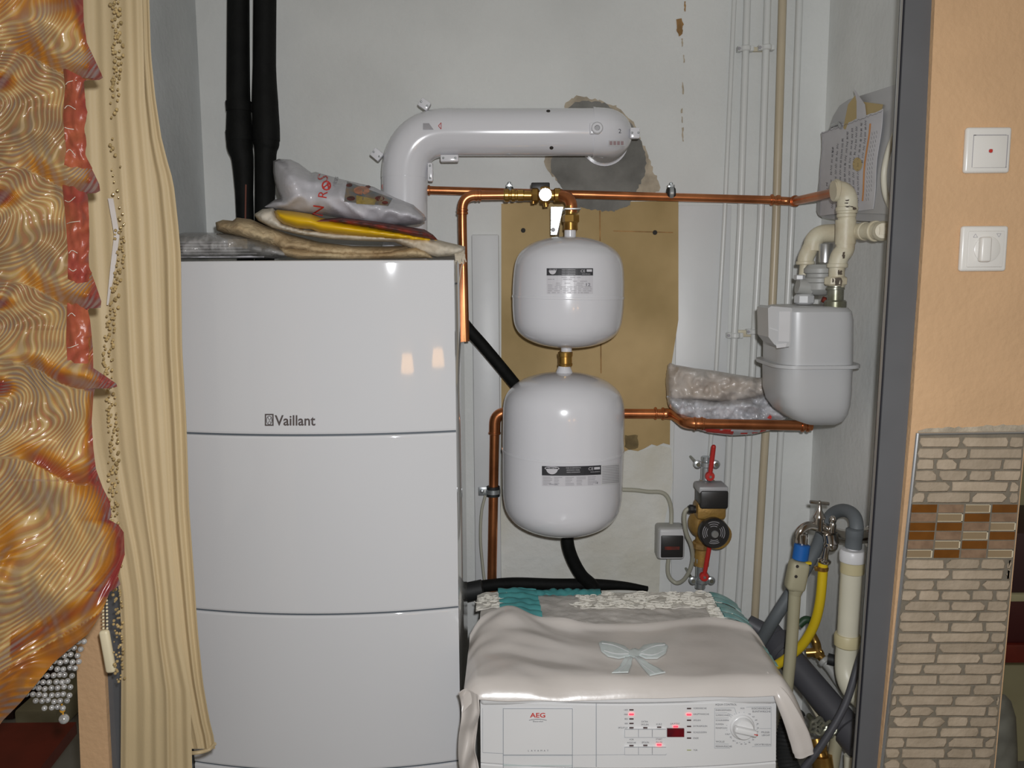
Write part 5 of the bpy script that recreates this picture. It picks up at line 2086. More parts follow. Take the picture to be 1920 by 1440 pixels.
for s, y in (('ENERGIESPAREN', 1331.5), ('SUPERSCHNELL', 1341), ('SCHLEUDERN', 1350.5), ('PUMPEN', 1358), ('FEINSPÜLEN', 1365)):
    T(s, 1342, y, 2.8, 'L', 1.0)
T('KALT', 1360, 1376.5, 2.7)
T('WOLLE', 1342, 1390.5, 3.3)
T('FEINWÄSCHE', 1342, 1399.5, 3.4)
T('KOCHWÄSCHE', 1445, 1328.5, 3.4, 'R')
T('BUNTWÄSCHE', 1445, 1334, 3.4, 'R')
T('PFLEGE-', 1444, 1373, 3.2, 'R')
T('LEICHT', 1444, 1378.5, 3.2, 'R')
T('LEICHTBÜGELN', 1445, 1396, 2.9, 'R')
T('AUS', 1392, 1328, 2.8, 'C')
nums = [(1406, 1339, '95'), (1413, 1344, '60'), (1418, 1350, '60'), (1420.5, 1357, '40'), (1421, 1365, '30'), (1420, 1372, '60'), (1418, 1380, '40'), (1412, 1387, '30'), (1405, 1392, '40'), (1398, 1395, '60'), (1390, 1395, '40'), (1382, 1393, '30'), (1375, 1389, '40'), (1370, 1382, '30')]
for x, y, s in nums:
    T(s, x, y, 2.5, 'C')
o.build('panel_lettering', 'ink', pan, smooth=0)
o = MB()
for q in ((1340, 1328, 1377, 1327), (1340, 1328, 1340, 1403), (1340, 1403, 1369, 1402.5), (1399, 1326, 1446, 1325), (1446, 1325, 1446, 1399), (1410, 1400, 1446, 1399), (1424, 1366, 1446, 1366), (1341, 1337, 1363, 1336.5), (1341, 1346.5, 1366, 1346), (1341, 1395, 1366, 1395),
          (1377, 1327, 1381, 1339), (1364, 1337, 1374, 1342)):
    line(*q, 0.6)
for k in range(20):
    a = R(-100 + 18 * k)
    x, y = 1391 + 28.5 * math.cos(a), 1364 + 28.5 * math.sin(a)
    patch(o, x - .6, y - .6, x + .6, y + .6, lambda c, d: WM(c, d, 0.0014), 1, 1)
o.build('panel_line', 'washer_line', pan, smooth=0)
# programme dial
o = MB()
kW = mpp(P(1391, 1364, YW))
cD = WM(1391, 1363, 0.0)
nD = Vector((0.05, -1, 0.12)).normalized()
o.lathe([(23 * kW, -0.004), (23.5 * kW, 0.002), (22 * kW, 0.005), (20 * kW, 0.006), (19 * kW, 0.014), (17 * kW, 0.017), (0, 0.018)], cD, nD, 36)
dl = o.build('programme_dial', 'washer', pan)
o = MB()
mt_ = Matrix.Translation(cD + nD * 0.016) @ nD.to_track_quat('-Y', 'Z').to_matrix().to_4x4() @ Matrix.Rotation(R(14), 4, 'Y')
o.box((-21 * kW, -0.012, -6 * kW), (22 * kW, 0.004, 6 * kW), 0.004, 3, mtx=mt_)
o.build('dial_grip', 'washer', dl)
o = MB()
o.box((15 * kW, -0.0125, -0.8 * kW), (22.2 * kW, -0.004, 0.8 * kW), mtx=mt_)
plabel(o.build('dial_pointer', 'ink_red', dl), 'thin red pointer')
# door below the frame's edge
o = MB()
o.lathe([(0.11, 0.0), (0.17, 0.004), (0.185, 0.014), (0.19, 0.0), (0.19, -0.02)], (WC, YW - 0.005, 0.42), (0, -1, 0), 48)
dd = o.build('door_ring', 'washer', wm)
o = MB()
o.lathe([(0.125, 0.004), (0.10, -0.02), (0.06, -0.035), (0, -0.04)], (WC, YW - 0.008, 0.42), (0, -1, 0), 40)
o.build('door_glass', 'clear_grey', dd)
for x in (WX0 + .05, WX1 - .05):
    for y in (YW + .08, YW + WDEP - .08):
        o = MB().lathe([(0.02, 0), (0.022, 0.01), (0.01, 0.012), (0.01, 0.035)], (x, y, 0), seg=14)
        o.build('foot', 'black_plastic', wm)

# =================================================================== CLOTHS ON THE WASHING MACHINE
ZC = WZT


def nz3(x, y, s, a=0.0):
    return noise.noise(Vector((x * s, y * s, a)))


# lace-edged under cloth lying on the rear half of the lid
lc = thing('lace_cover', 'off-white lace-edged cover with turquoise pleated ribbon on the back of the washing machine', 'cover', (WC, YW + .45, ZC))
YBk = YW + WDEP
SREAR = PZ(1150, 1172, WZT + 0.02).y
o = MB()


def under(u, v, dz=0.0):
    x = lerp(WX0 - 0.012, WX1 + 0.0, u)
    y = lerp(SREAR - 0.07, YBk - 0.004, v)
    z = ZC + 0.006 + 0.004 * nz3(x, y, 22) + 0.003 * nz3(x, y, 50, 3)
    if u < 0.14:
        z += 0.005 * math.sin((0.14 - u) / 0.14 * 3.1) + 0.004 * nz3(x, y, 30, 7)
    return Vector((x, y, z + dz))


o.grid(60, 40, under, thick=-0.003)
o.build('ground_cloth', 'under_cloth', lc, smooth=60)
o = MB()
o.grid(60, 10, lambda u, v: under(lerp(0.40, 0.99, u), lerp(0.66, 1.0, v), 0.004), thick=-0.002)
o.grid(8, 40, lambda u, v: under(lerp(0.905, 1.0, u), lerp(-0.2, 0.67, v), 0.004), thick=-0.002)
o.build('lace_band', 'lace', lc, smooth=60)
o = MB()
o.grid(10, 30, lambda u, v: under(lerp(-0.02, 0.10, u), lerp(0.62, 0.97, v), 0.006), thick=-0.002)
o.build('lace_band', 'lace', lc, smooth=60)
curls = [MB(), MB(), MB()]
rnd = random.Random(31)
for k in range(190):
    if k < 130:
        u, v = rnd.uniform(.38, .98), rnd.choice([.79, .82, .86, .9, .94, .98, .84, .92]) + rnd.uniform(-.012, .012)
    elif k < 165:
        u, v = rnd.uniform(.91, .99), rnd.uniform(.26, .8)
    else:
        u, v = rnd.uniform(-.01, .1), rnd.uniform(.45, .95)
    v = 0.66 + (v - .79) / .21 * .33 if k < 130 else (v - .26) / .54 * .8 - .15 if k < 165 else .64 + (v - .45) * .62
    c = under(u, min(.995, v), 0.0085)
    a0_ = rnd.uniform(0, 6.28)
    rr, tw = rnd.uniform(.006, .012), rnd.uniform(3.5, 6.5)
    pts_ = [c + Vector((math.cos(a0_ + tw * q / 9) * rr * (1 - .5 * q / 9) * 1.5, math.sin(a0_ + tw * q / 9) * rr * (1 - .5 * q / 9), 0)) for q in range(10)]
    curls[0 if k < 130 else 1 if k < 165 else 2].tube(pts_, 0.0014, 5)
for q in curls:
    q.build('lace_curls', 'lace_curl', lc)['kind'] = 'stuff'
# turquoise ribbon: pleats along the right edge, bunched piece at the left
o = MB()
npl = 11
for k in range(npl):
    v0 = lerp(0.98, -0.12, k / (npl - 1))
    a = under(0.955, v0, 0.008)
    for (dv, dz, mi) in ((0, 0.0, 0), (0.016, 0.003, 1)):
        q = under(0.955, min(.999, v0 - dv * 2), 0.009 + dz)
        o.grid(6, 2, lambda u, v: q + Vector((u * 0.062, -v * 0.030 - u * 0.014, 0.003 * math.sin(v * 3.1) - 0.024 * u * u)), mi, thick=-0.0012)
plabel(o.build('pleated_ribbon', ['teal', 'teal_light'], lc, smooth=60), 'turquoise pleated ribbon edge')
o = MB()


def tealbump(u, v):
    x, y = lerp(WX0 + 0.028, WX0 + 0.125, u) + 0.012 * (1 - v), lerp(SREAR + .03, YBk + 0.002, v)
    return Vector((x, y, ZC + 0.016 + 0.007 * math.sin(u * 3.1) + 0.006 * nz3(x, y, 40, 5) + 0.004 * math.sin(y * 190 + 3 * u)))


o.grid(18, 36, tealbump, thick=-0.004)
o.grid(40, 5, lambda u, v: Vector((lerp(WX0 + .10, WX0 + .29, u), lerp(YBk - .02, YBk + .006, v), ZC + .010 + .009 * abs(nz3(u * 6, v, 1.6, 2)) + .004 * math.sin(v * 3.1))), thick=-0.004)
plabel(o.build('bunched_ribbon', 'teal', lc, smooth=60), 'bunched turquoise ribbon at the left')

# satin cloth over the front half
st = thing('satin_cloth', 'champagne satin cloth with an appliqué bow draped over the front of the washing machine', 'cloth', (WC, YW + .1, ZC))


def satin(u, v, off=0.0):
    """u across, v from rear edge to the hanging front hem"""
    x = lerp(WX0 - 0.036, WX1 + 0.052, u)
    rear = SREAR - 0.09 * max(0, (u - .80) / .2) ** 1.6 + 0.02 * math.sin(u * 9) + (0.035 * math.exp(-((u - .14) / .10) ** 2)) - 0.03 * max(0, (.06 - u) / .06)
    Lt = rear - (YW - 0.006)
    hem = 0.014 + 0.003 * math.sin(u * 4 + 1.0) + 0.02 * max(0, (u - .93) / .07)
    s = v * (Lt + hem)
    fold = 0.012 * math.exp(-((u - .14) / .07) ** 2) * math.exp(-((v - .12) / .14) ** 2) * 2.4
    wr = 0.013 * nz3(x * 1.2 + s, s * 2.0, 6.5, 1.0) + 0.006 * nz3(x - s * .7, s * 1.5, 13, 4.0)
    wr *= (0.35 + 0.65 * math.exp(-((u - .2) / .28) ** 2))
    lip = 0.010 * math.exp(-(v / .05) ** 2)
    z = ZC + 0.022 + fold + wr * (1 - v * .5) + lip
    if s <= Lt:
        y = rear - s
        fr = max(0, 1 - (Lt - s) / 0.03)
        z -= 0.014 * fr * fr
    else:
        d = s - Lt
        y = YW - 0.006 - 0.010 * math.sin(min(1, d / .02) * 1.57)
        z = ZC + 0.006 + wr * (1 - v * .5) - d
    # drop over the sides
    ov = max(0, (WX0 - 0.004) - x)
    ov2 = max(0, x - (WX1 + 0.004))
    if ov > 0:
        z -= ov * ov * 14 + ov * 0.3
        x = lerp(x, WX0 - 0.012, 0.15)
    if ov2 > 0:
        z -= ov2 * ov2 * 22 + ov2 * 0.5
    return Vector((x, y - off, z + off))


o = MB()
o.grid(96, 60, satin, thick=-0.0025)
o.build('draped_sheet', 'satin', st, smooth=70)
# left corner hanging down
o = MB()


def left_tail(u, v):
    x = lerp(P(861, 1290, YW - .01).x, P(896 - 4 * math.sin(v * 3), 1290, YW - .01).x, u)
    top = ZC + 0.004
    z = lerp(top, top - 0.22, v)
    y = YW - 0.014 + 0.010 * math.sin(u * 5 + 5 * v) + 0.008 * math.sin(v * 17 + u * 2.5) - 0.006 * (u > .96)
    return Vector((x + 0.004 * math.sin(v * 9), y, z))


o.grid(12, 40, left_tail, thick=-0.0025)
o.build('hanging_corner', 'satin', st, smooth=70)
# right corner: a soft folded tail that slants outward
o = MB()
tl = curve([P(1436, 1262, YW + .03), P(1460, 1298, YW - .008), P(1484, 1345, YW - .02), P(1500, 1385, YW - .02), P(1508, 1416, YW - .02)], 6)
ntl = len(tl)
V, Fc = [], []
for i, c in enumerate(tl):
    w = lerp(0.010, 0.021, min(1, i / ntl * 1.5)) if i < ntl - 2 else 0.019
    dr_ = (tl[min(i + 1, ntl - 1)] - tl[max(0, i - 1)]).normalized()
    sd = Vector((-dr_.z, 0, dr_.x))
    for q in range(20):
        a = 2 * math.pi * q / 20
        V.append(c + sd * (w * math.cos(a)) + Vector((0, 1, 0)) * (w * .42 * math.sin(a) * (1 + .25 * math.cos(3 * a))))
for i in range(ntl - 1):
    for q in range(20):
        Fc.append((i * 20 + q, i * 20 + (q + 1) % 20, (i + 1) * 20 + (q + 1) % 20, (i + 1) * 20 + q))
Fc += [tuple(reversed(range(20))), tuple((ntl - 1) * 20 + q for q in range(20))]
o.add(V, Fc)
o.build('hanging_corner', 'satin', st, smooth=70)
# bow appliqué


def on_satin(px, py, off=0.003):
    v = 0.5
    lo, hi = 0.0, 1.0
    # find u, v by Newton-free search
    u = (px - 865) / 610
    bestp = None
    for _ in range(14):
        p = satin(u, v)
        qx, qy = pix(p)
        p2, p3 = pix(satin(u + .004, v)), pix(satin(u, v + .004))
        dxu, dyv = (p2[0] - qx) / .004, (p3[1] - qy) / .004
        u += max(-.1, min(.1, (px - qx) / (dxu if abs(dxu) > 1 else 600)))
        v += max(-.1, min(.1, (py - qy) / (dyv if abs(dyv) > 1 else 130)))
        u, v = max(0, min(.995, u)), max(0.0, min(.9, v))
    return satin(u, v, off)


def bow_patch(mb, outline):
    c = Vector((sum(p[0] for p in outline) / len(outline), sum(p[1] for p in outline) / len(outline)))
    den = []
    for a, b in zip(outline, outline[1:] + outline[:1]):
        for k in range(4):
            den.append(Vector(a).lerp(Vector(b), k / 4))
    n_ = len(den)
    vs = []
    for r_ in (1.0, 0.93, 0.5):
        for p in den:
            q = c.lerp(p, r_)
            vs.append(on_satin(q.x, q.y, 0.0045 if r_ < .95 else 0.0015))
    vs.append(on_satin(c.x, c.y, 0.004))
    fs = [(r_ * n_ + i, r_ * n_ + (i + 1) % n_, (r_ + 1) * n_ + (i + 1) % n_, (r_ + 1) * n_ + i) for r_ in (0, 1) for i in range(n_)]
    fs += [(2 * n_ + i, 2 * n_ + (i + 1) % n_, 3 * n_) for i in range(n_)]
    mb.add(vs, fs)


o = MB()
bow_patch(o, [(1122, 1206), (1128, 1202), (1150, 1205), (1172, 1212), (1184, 1222), (1180, 1232), (1160, 1236), (1140, 1232), (1127, 1222)])
bow_patch(o, [(1194, 1222), (1206, 1210), (1228, 1206), (1246, 1206), (1253, 1212), (1248, 1226), (1232, 1236), (1210, 1236), (1197, 1230)])
bow_patch(o, [(1179, 1220), (1190, 1216), (1200, 1220), (1198, 1231), (1188, 1234), (1179, 1230)])
bow_patch(o, [(1172, 1232), (1186, 1232), (1184, 1248), (1178, 1262), (1146, 1263), (1160, 1252)])
bow_patch(o, [(1187, 1230), (1198, 1232), (1215, 1244), (1234, 1254), (1248, 1262), (1218, 1268), (1204, 1252)])
bw = o.build('bow_applique', 'bow', st, smooth=60)
o = MB()
for pts_ in ([(1128, 1208), (1150, 1212), (1178, 1224)], [(1132, 1222), (1155, 1228), (1178, 1228)], [(1202, 1224), (1225, 1214), (1246, 1211)], [(1200, 1228), (1224, 1230), (1244, 1222)], [(1180, 1234), (1172, 1250), (1160, 1261)], [(1192, 1234), (1206, 1250), (1226, 1264)]):
    o.tube(curve([on_satin(x, y, 0.005) for x, y in pts_], 5), 0.0008, 5)
o.build('stitching', 'meter_light', bw)

# =================================================================== TAP, HOSES, DRAIN
YK = 1.98
kK = mpp(P(1540, 1000, YK))
tp = thing('water_tap', 'old chrome double tap with T-handle on the right wall, feeding two hoses', 'tap', P(1640, 1000, 2.02))
o = MB()
body = curve([P(1650, 1006, 1.99), P(1620, 1006, 1.99), P(1585, 1006, 1.985), P(1560, 1000, 1.98), P(1543, 990, 1.975), P(1530, 986, 1.97)], 6)
o.tube(body, [13 * kK] * (len(body) - 12) + [lerp(13, 8, q / 11) * kK for q in range(12)], 20)
collar(o, P(1632, 1007, 1.99), (1, 0, 0), 21 * kK, 12 * kK, seg=28)
collar(o, P(1590, 1006, 1.985), (1, 0, 0), 15 * kK, 10 * kK, n=8)
o.tube([P(1557, 1000, 1.965), P(1560, 1018, 1.965)], 13 * kK, 20)
o.ball(P(1558, 1022, 1.965), 13 * kK, 0, 16)
o.build('body', 'chrome', tp)
o = MB()
o.lathe([(9.5 * kK, 0), (9.5 * kK, 22 * kK), (11 * kK, 23 * kK), (11 * kK, 27 * kK), (8 * kK, 32 * kK), (5 * kK, 38 * kK), (3 * kK, 52 * kK), (0, 53 * kK)], P(1535, 994, 1.97), (0, 0, 1), 24)
o.build('spindle', 'chrome', tp)
o = MB()
a, b = P(1519, 941, 1.968), P(1554, 944.5, 1.972)
o.tube([a, a.lerp(b, .1), a.lerp(b, .9), b], [3.2 * kK, 3.6 * kK, 3.6 * kK, 3.2 * kK], 14)
o.ball(a.lerp(b, .5), 4.6 * kK, 0, 12)
o.build('tee_handle', 'chrome', tp)
o = MB()
o.tube(curve([P(1530, 988, 1.97), P(1516, 986, 1.965), P(1502, 994, 1.96), P(1497, 1006, 1.96), P(1497, 1016, 1.96)], 6), 8.5 * kK, 18)
o.lathe([(9.5 * kK, -1 * kK), (10 * kK, 2 * kK), (10 * kK, 20 * kK), (8 * kK, 22 * kK)], P(1504, 1021, 1.958), (0, 0, 1), 20)
o.build('spout', 'chrome', tp)
o = MB()
o.lathe([(6 * kK, 0), (6.5 * kK, 14 * kK), (5 * kK, 18 * kK), (6.5 * kK, 22 * kK), (6 * kK, 28 * kK), (3 * kK, 31 * kK), (0, 31.5 * kK)], P(1561, 998, 1.96), (0, 0, 1), 18)
o.build('side_cap', 'chrome', tp)
o = MB()
o.lathe([(10.5 * kK, 0), (12 * kK, 2 * kK), (12 * kK, 6 * kK), (6.5 * kK, 9 * kK), (5.5 * kK, 16 * kK), (5.5 * kK, 30 * kK)], P(1545, 1056, 1.955), (0.12, 0, 1), 20)
o.build('outlet', 'chrome', tp)

hs = thing('inlet_hose', 'beige washing machine inlet hose with blue ring and boxy safety valve under the tap spout', 'hose', P(1485, 1290, 1.95))
o = MB()
ax_ = (P(1500, 1018, 1.955) - P(1486, 1110, 1.955)).normalized()
o.lathe([(13 * kK, 0), (14.5 * kK, 1 * kK), (14.5 * kK, 28 * kK), (13 * kK, 29 * kK)], P(1500, 1049, 1.955), ax_, 24)
plabel(o.build('screw_ring', 'blue', hs), 'bright blue ribbed screw ring')
o = MB()
mt_ = Matrix.Translation(P(1494, 1079, 1.955)) @ Matrix.Rotation(R(9), 4, 'Y')
o.box((-17.5 * kK, -0.02, -29 * kK), (17.5 * kK, 0.02, 29 * kK), 0.011, 3, mtx=mt_)
o.lathe([(10 * kK, 0), (13 * kK, 10 * kK), (14 * kK, 14 * kK)], P(1490, 1118, 1.955), ax_, 20)
vb = o.build('safety_valve', 'hose_beige', hs)
o = MB()
for x, y in ((1495, 1062), (1492.5, 1081)):
    o.lathe([(3 * kK, 0), (3 * kK, 0.001)], P(x, y, 1.9345), (0, -1, 0), 10)
o.build('screw', 'dark_hole', vb)
o = MB()
o.box(P(1510, 1054, 1.95) + Vector((-.001, -.008, -.004)), P(1520, 1054, 1.95) + Vector((0, .004, .002)), 0.001)
o.build('yellow_tab', 'yellow', vb)
o = MB()
o.tube(curve([P(1491, 1104, 1.955), P(1488, 1150, 1.955), P(1483, 1220, 1.95), P(1476, 1290, 1.94), P(1470, 1360, 1.93), P(1468, 1460, 1.93)], 8), 11 * kK, 20)
o.build('hose', 'hose_beige', hs)

yh = thing('garden_hose', 'yellow rubber hose clamped under the tap, curving down behind the washing machine', 'hose', P(1450, 1240, 2.0))
o = MB()
o.tube(curve([P(1543, 1054, 1.955), P(1542, 1080, 1.955), P(1537, 1130, 1.955), P(1526, 1172, 1.965), P(1505, 1208, 1.985), P(1478, 1232, 2.01), P(1448, 1252, 2.03), P(1410, 1275, 2.06)], 8), 9 * kK, 20)
o.build('hose', 'yellow', yh)
o = MB()
collar(o, P(1542, 1066, 1.955), (0.05, 0, 1), 11 * kK, 8 * kK)
o.box(P(1532, 1066, 1.95) + Vector((-.006, -.006, -.005)), P(1532, 1066, 1.95) + Vector((.004, .006, .005)), 0.001)
o.build('hose_clamp', 'brass', yh)

dh = thing('drain_hose', 'grey drain hose looping over the tap into the white standpipe', 'hose', P(1440, 1195, 2.05))
o = MB()
o.tube(curve([P(1425, 1205, 2.12), P(1452, 1160, 2.08), P(1490, 1100, 2.08), P(1530, 1030, 2.075), P(1547, 985, 2.06), P(1563, 963, 2.04), P(1583, 957, 2.0), P(1600, 966, 1.96), P(1606, 985, 1.935), P(1603, 1010, 1.925)], 8), 12.5 * kK, 24)
o.build('hose', 'hose_grey', dh)
o = MB()
o.lathe([(14.5 * kK, 0), (15 * kK, 3 * kK), (14.5 * kK, 18 * kK), (15.5 * kK, 20 * kK), (15.5 * kK, 34 * kK), (13 * kK, 36 * kK)], P(1600, 1027, 1.922), (0.03, 0, 1), 24)
o.build('cuff', 'hose_grey', dh)

wp = thing('drain_standpipe', 'white plastic drain standpipe with cream collars on the right wall', 'drain pipe', P(1590, 1290, 1.98))
YD = 1.92
kD = mpp(P(1595, 1120, YD))
o = MB()
o.tube([P(1598, 1050, YD), P(1589, 1200, YD)], 19.5 * kD, 28)
o.build('tube', 'drain_white', wp)
o = MB()
axd = (P(1598, 1040, YD) - P(1590, 1190, YD)).normalized()
o.lathe([(23 * kD, 0), (23.5 * kD, 2 * kD), (23.5 * kD, 18 * kD), (21 * kD, 22 * kD), (10 * kD, 23 * kD), (10 * kD, 38 * kD)], P(1598, 1052, YD), axd, 28)
o.build('cap', 'cap_white', wp)
o = MB()
o.lathe([(20 * kD, 0), (21.5 * kD, 1 * kD), (21.5 * kD, 21 * kD), (20 * kD, 22 * kD)], P(1597.5, 1074, YD), axd, 28)
o.build('collar', 'collar_cream', wp)
o = MB()
o.lathe([(20 * kD, 0), (23.5 * kD, 3 * kD), (24 * kD, 22 * kD), (22 * kD, 25 * kD)], P(1588, 1212, YD), axd, 28)
o.build('collar', 'collar_cream', wp)
o = MB()
o.tube(curve([P(1589, 1205, YD), P(1586, 1240, YD), P(1588, 1268, YD - .01), P(1598, 1292, YD - 0.03), P(1618, 1312, YD - 0.06)], 6), 20 * kD, 28)
o.build('bend', 'drain_white', wp)

dp = thing('waste_pipe', 'thick dark grey waste pipe slanting down beside the washing machine to the door frame', 'waste pipe', P(1630, 1420, 1.85))
o = MB()
o.tube([P(1440, 1185, 2.18), P(1470, 1222, 2.14), P(1620, 1400, 1.90), P(1680, 1470, 1.82)], 0.035, 28)
o.build('tube', 'drain_grey', dp)
o = MB()
dd_ = (P(1620, 1400, 1.90) - P(1470, 1222, 2.14))
collar(o, P(1462, 1212, 2.152), dd_, 0.043, 0.05, seg=28)
o.build('socket', 'drain_grey', dp)
o = MB()
collar(o, P(1606, 1384, 1.92), dd_, 0.042, 0.06, seg=28)
o.build('socket', 'drain_grey', dp)
o = MB()
o.tube([P(1402, 1166, 2.16), P(1440, 1190, 2.14)], [0.02, 0.026], 20)
collar(o, P(1436, 1186, 2.14), P(1440, 1190, 2.14) - P(1402, 1166, 2.16), 0.031, 0.03, seg=24)
o.build('branch', 'drain_grey', dp)

# smaller old pipework low in the corner
op = thing('old_pipework', 'small old brass fittings and grey painted pipe below the yellow hose in the corner', 'pipe fitting', P(1560, 1290, 2.12))
o = MB()
o.tube(curve([P(1520, 1186, 2.15), P(1530, 1206, 2.14), P(1534, 1224, 2.12), P(1546, 1240, 2.11)], 5), 9 * kK, 14)
collar(o, P(1534, 1226, 2.12), (0.5, -0.3, -1), 12 * kK, 12 * kK, n=6)
o.tube([P(1512, 1224, 2.13), P(1540, 1222, 2.12)], 9 * kK, 14)
o.build('brass_elbow', 'brass', op)
o = MB()
o.tube(curve([P(1538, 1232, 2.12), P(1556, 1252, 2.10), P(1576, 1282, 2.07), P(1598, 1310, 2.04)], 5), 10 * kK, 16)
collar(o, P(1545, 1240, 2.11), P(1556, 1252, 2.10) - P(1538, 1232, 2.12), 12.5 * kK, 10 * kK)
o.build('grey_pipe', 'grey_plastic', op)
o = MB()
o.tube(curve([P(1498, 1172, 2.14), P(1510, 1162, 2.14), P(1522, 1164, 2.14)], 5), [0.010] * 11, 12)
plabel(o.build('green_handle', mat('dark_green', (0.02, 0.06, 0.025), 0.5), op), 'dark green handle')
o = MB()
o.tube([P(1552, 1235, 2.06), P(1572, 1240, 2.05)], 11 * kK, 16)
o.build('black_plug', 'rubber', op)
o = MB()
o.tube(curve([P(1512, 1300, 2.1), P(1530, 1330, 2.08), P(1552, 1372, 2.04), P(1560, 1400, 2.02)], 5), 8 * kK, 14)
plabel(o.build('lower_pipe', 'cream_iron', op), 'cream painted pipe')
vv = thing('shutoff_valve', 'old blackened shut-off valves with wavy round handles low behind the washing machine corner', 'valve', P(1545, 1440, 1.95))
for (x, y, r) in ((1533, 1362, 15), (1552, 1368, 14)):
    o = MB()
    c = P(x, y, 1.93)
    o.tube([c + Vector((math.cos(a * .2618) * (r + 2 * math.cos(a * 1.309)) * kK, 0.004 * math.sin(a * .5), math.sin(a * .2618) * (r + 2 * math.cos(a * 1.309)) * kK)) for a in range(24)], 0.0042, 8, close=True)
    for s in range(3):
        a = s * 1.047
        o.tube([c - Vector((math.cos(a) * r * kK, 0, math.sin(a) * r * kK)), c + Vector((math.cos(a) * r * kK, 0, math.sin(a) * r * kK))], 0.003, 6)
    o.tube([c, c + Vector((0, 0.06, -0.005))], 0.007, 10)
    o.build('handwheel', 'coupling', vv)
o = MB()
o.tube([P(1531, 1385, 1.97), P(1540, 1420, 1.95)], 13 * kK, 16)
collar(o, P(1534, 1400, 1.96), (0.2, 0, -1), 17 * kK, 14 * kK, n=8)
o.tube([P(1540, 1415, 1.95), P(1548, 1470, 1.94)], 20 * kK, 18)
o.build('brass_body', 'brass', vv)
o = MB()
o.tube([P(1570, 1378, 1.96), P(1556, 1470, 1.94)], 12 * kK, 16)
o.build('hose_tail', 'hose_beige', vv)
o = MB()
o.tube(curve([P(1592, 1416, 1.90), P(1592, 1440, 1.90), P(1590, 1480, 1.90)], 4), 9 * kK, 14)
tag(o.build('pipe_stub', 'drain_white'), 'short white pipe end low beside the door frame', 'pipe')
o = MB()
o.tube(curve([P(1660, 1090, 1.92), P(1640, 1150, 1.90), P(1612, 1235, 1.86), P(1585, 1320, 1.84), P(1545, 1390, 1.83), P(1500, 1450, 1.83)], 8), 0.0085, 12)
tag(o.build('black_cable', 'drain_grey'), 'thin dark grey cable crossing in front of the standpipe', 'cable')
o = MB()
o.tube(curve([P(1664, 1010, 1.95), P(1650, 1020, 1.95), P(1642, 1050, 1.94), P(1640, 1090, 1.93), P(1645, 1120, 1.93)], 5), 0.012, 12)
tag(o.build('dark_pipe', mat('old_lead', (0.10, 0.075, 0.065), 0.6, var=0.2, vscale=40)), 'dark brown old pipe behind the standpipe top by the door frame', 'pipe')
bl = thing('corrugated_hose', 'black corrugated hose behind the washing machine front right corner', 'hose', P(1480, 1400, 1.95))
o = MB()
bp = curve([P(1492, 1330, 1.84), P(1480, 1360, 1.82), P(1474, 1400, 1.79), P(1480, 1440, 1.77), P(1500, 1470, 1.77)], 14)
o.tube(bp, [0.021 + 0.003 * (i % 2) for i in range(len(bp))], 18)
o.build('hose', 'rubber', bl)

# =================================================================== SWITCHES
def frame_plate(cx, cy, w, h, name, label, group):
    q = thing(name, label, 'light switch' if name == 'light_switch' else 'switch', P(cx, cy + h / 2, YP), group)
    o = MB()
    o.pbox(cx - w / 2, cy - h / 2, cx + w / 2, cy + h / 2, YP - 0.011, YP + 0.001, 0.005, 3)
    o.build('frame', 'switch', q)
    return q


s1 = frame_plate(1853.5, 281, 80, 86, 'light_switch', 'square white light switch with a small red light, upper one on the orange wall', None)
o = MB()
o.pbox(1827, 254, 1886, 314, YP - 0.0125, YP - 0.009, 0.001)
o.build('rocker', 'switch', s1)
o = MB()
for q in ((1826, 252.6, 1887, 253.6), (1826, 313.6, 1887, 314.4), (1825.6, 253, 1826.5, 314), (1886.5, 253, 1887.2, 314)):
    o.pbox(*q, YP - 0.0115, YP - 0.0105)
o.build('rocker_gap', 'label_grey', s1, smooth=0)
o = MB()
o.lathe([(0.0045, 0), (0.0045, 0.001), (0, 0.001)], P(1857.5, 283, YP - 0.0125), (0, -1, 0), 4)
o.build('indicator_bezel', 'label_grey', s1, smooth=0)
o = MB()
o.lathe([(0.0035, 0), (0.003, 0.0018), (0, 0.002)], P(1857.5, 283, YP - 0.0128), (0, -1, 0), 14)
plabel(o.build('indicator_lamp', 'ink_red', s1), 'small red indicator lamp')
s2 = frame_plate(1846, 466, 82, 85, 'blind_switch', 'square white rotary blind switch with arrow marks, lower one on the orange wall', None)
o = MB()
o.pbox(1817, 433, 1881, 501, YP - 0.0135, YP - 0.009, 0.003)
o.build('inset_plate', 'switch', s2)
o = MB()
o.lathe([(0.0235, 0), (0.0235, 0.002), (0.022, 0.003), (0, 0.003)], P(1850, 467, YP - 0.0132), (0, -1, 0), 32)
kn = o.build('rotary_knob', 'switch', s2)
o = MB()
o.pbox(1842, 444, 1859, 491, YP - 0.028, YP - 0.014, 0.004, 3)
o.build('knob_grip', 'switch', kn)
for (x, y, s) in ((1829, 442, -1), (1873, 441, 1)):
    o = MB()
    tri = [P(x - 4, y - 3 * s, YP - 0.0137), P(x + 4, y - 3 * s, YP - 0.0137), P(x, y + 3.5 * s, YP - 0.0137)]
    for a, b in zip(tri, tri[1:] + tri[:1]):
        o.tube([a, b], 0.0004, 5)
    o.build('arrow_mark', 'label_grey', s2)

# =================================================================== CURTAINS
cc = thing('sheer_curtain', 'long cream sheer curtain hanging in vertical folds in front of the boiler', 'curtain', P(260, 1400, 1.40))


def sheet(lp, rp, y0, y1, nu, nv, Yf, mb=None, thick=-0.0012):
    o = mb or MB()

    def fn(u, v):
        y = lerp(y0, y1, v)
        x = lerp(poly_at(lp, y), poly_at(rp, y), u)
        return P(x, y, Yf(u, v, x, y))
    o.grid(nu, nv, fn, thick=thick)
    return o


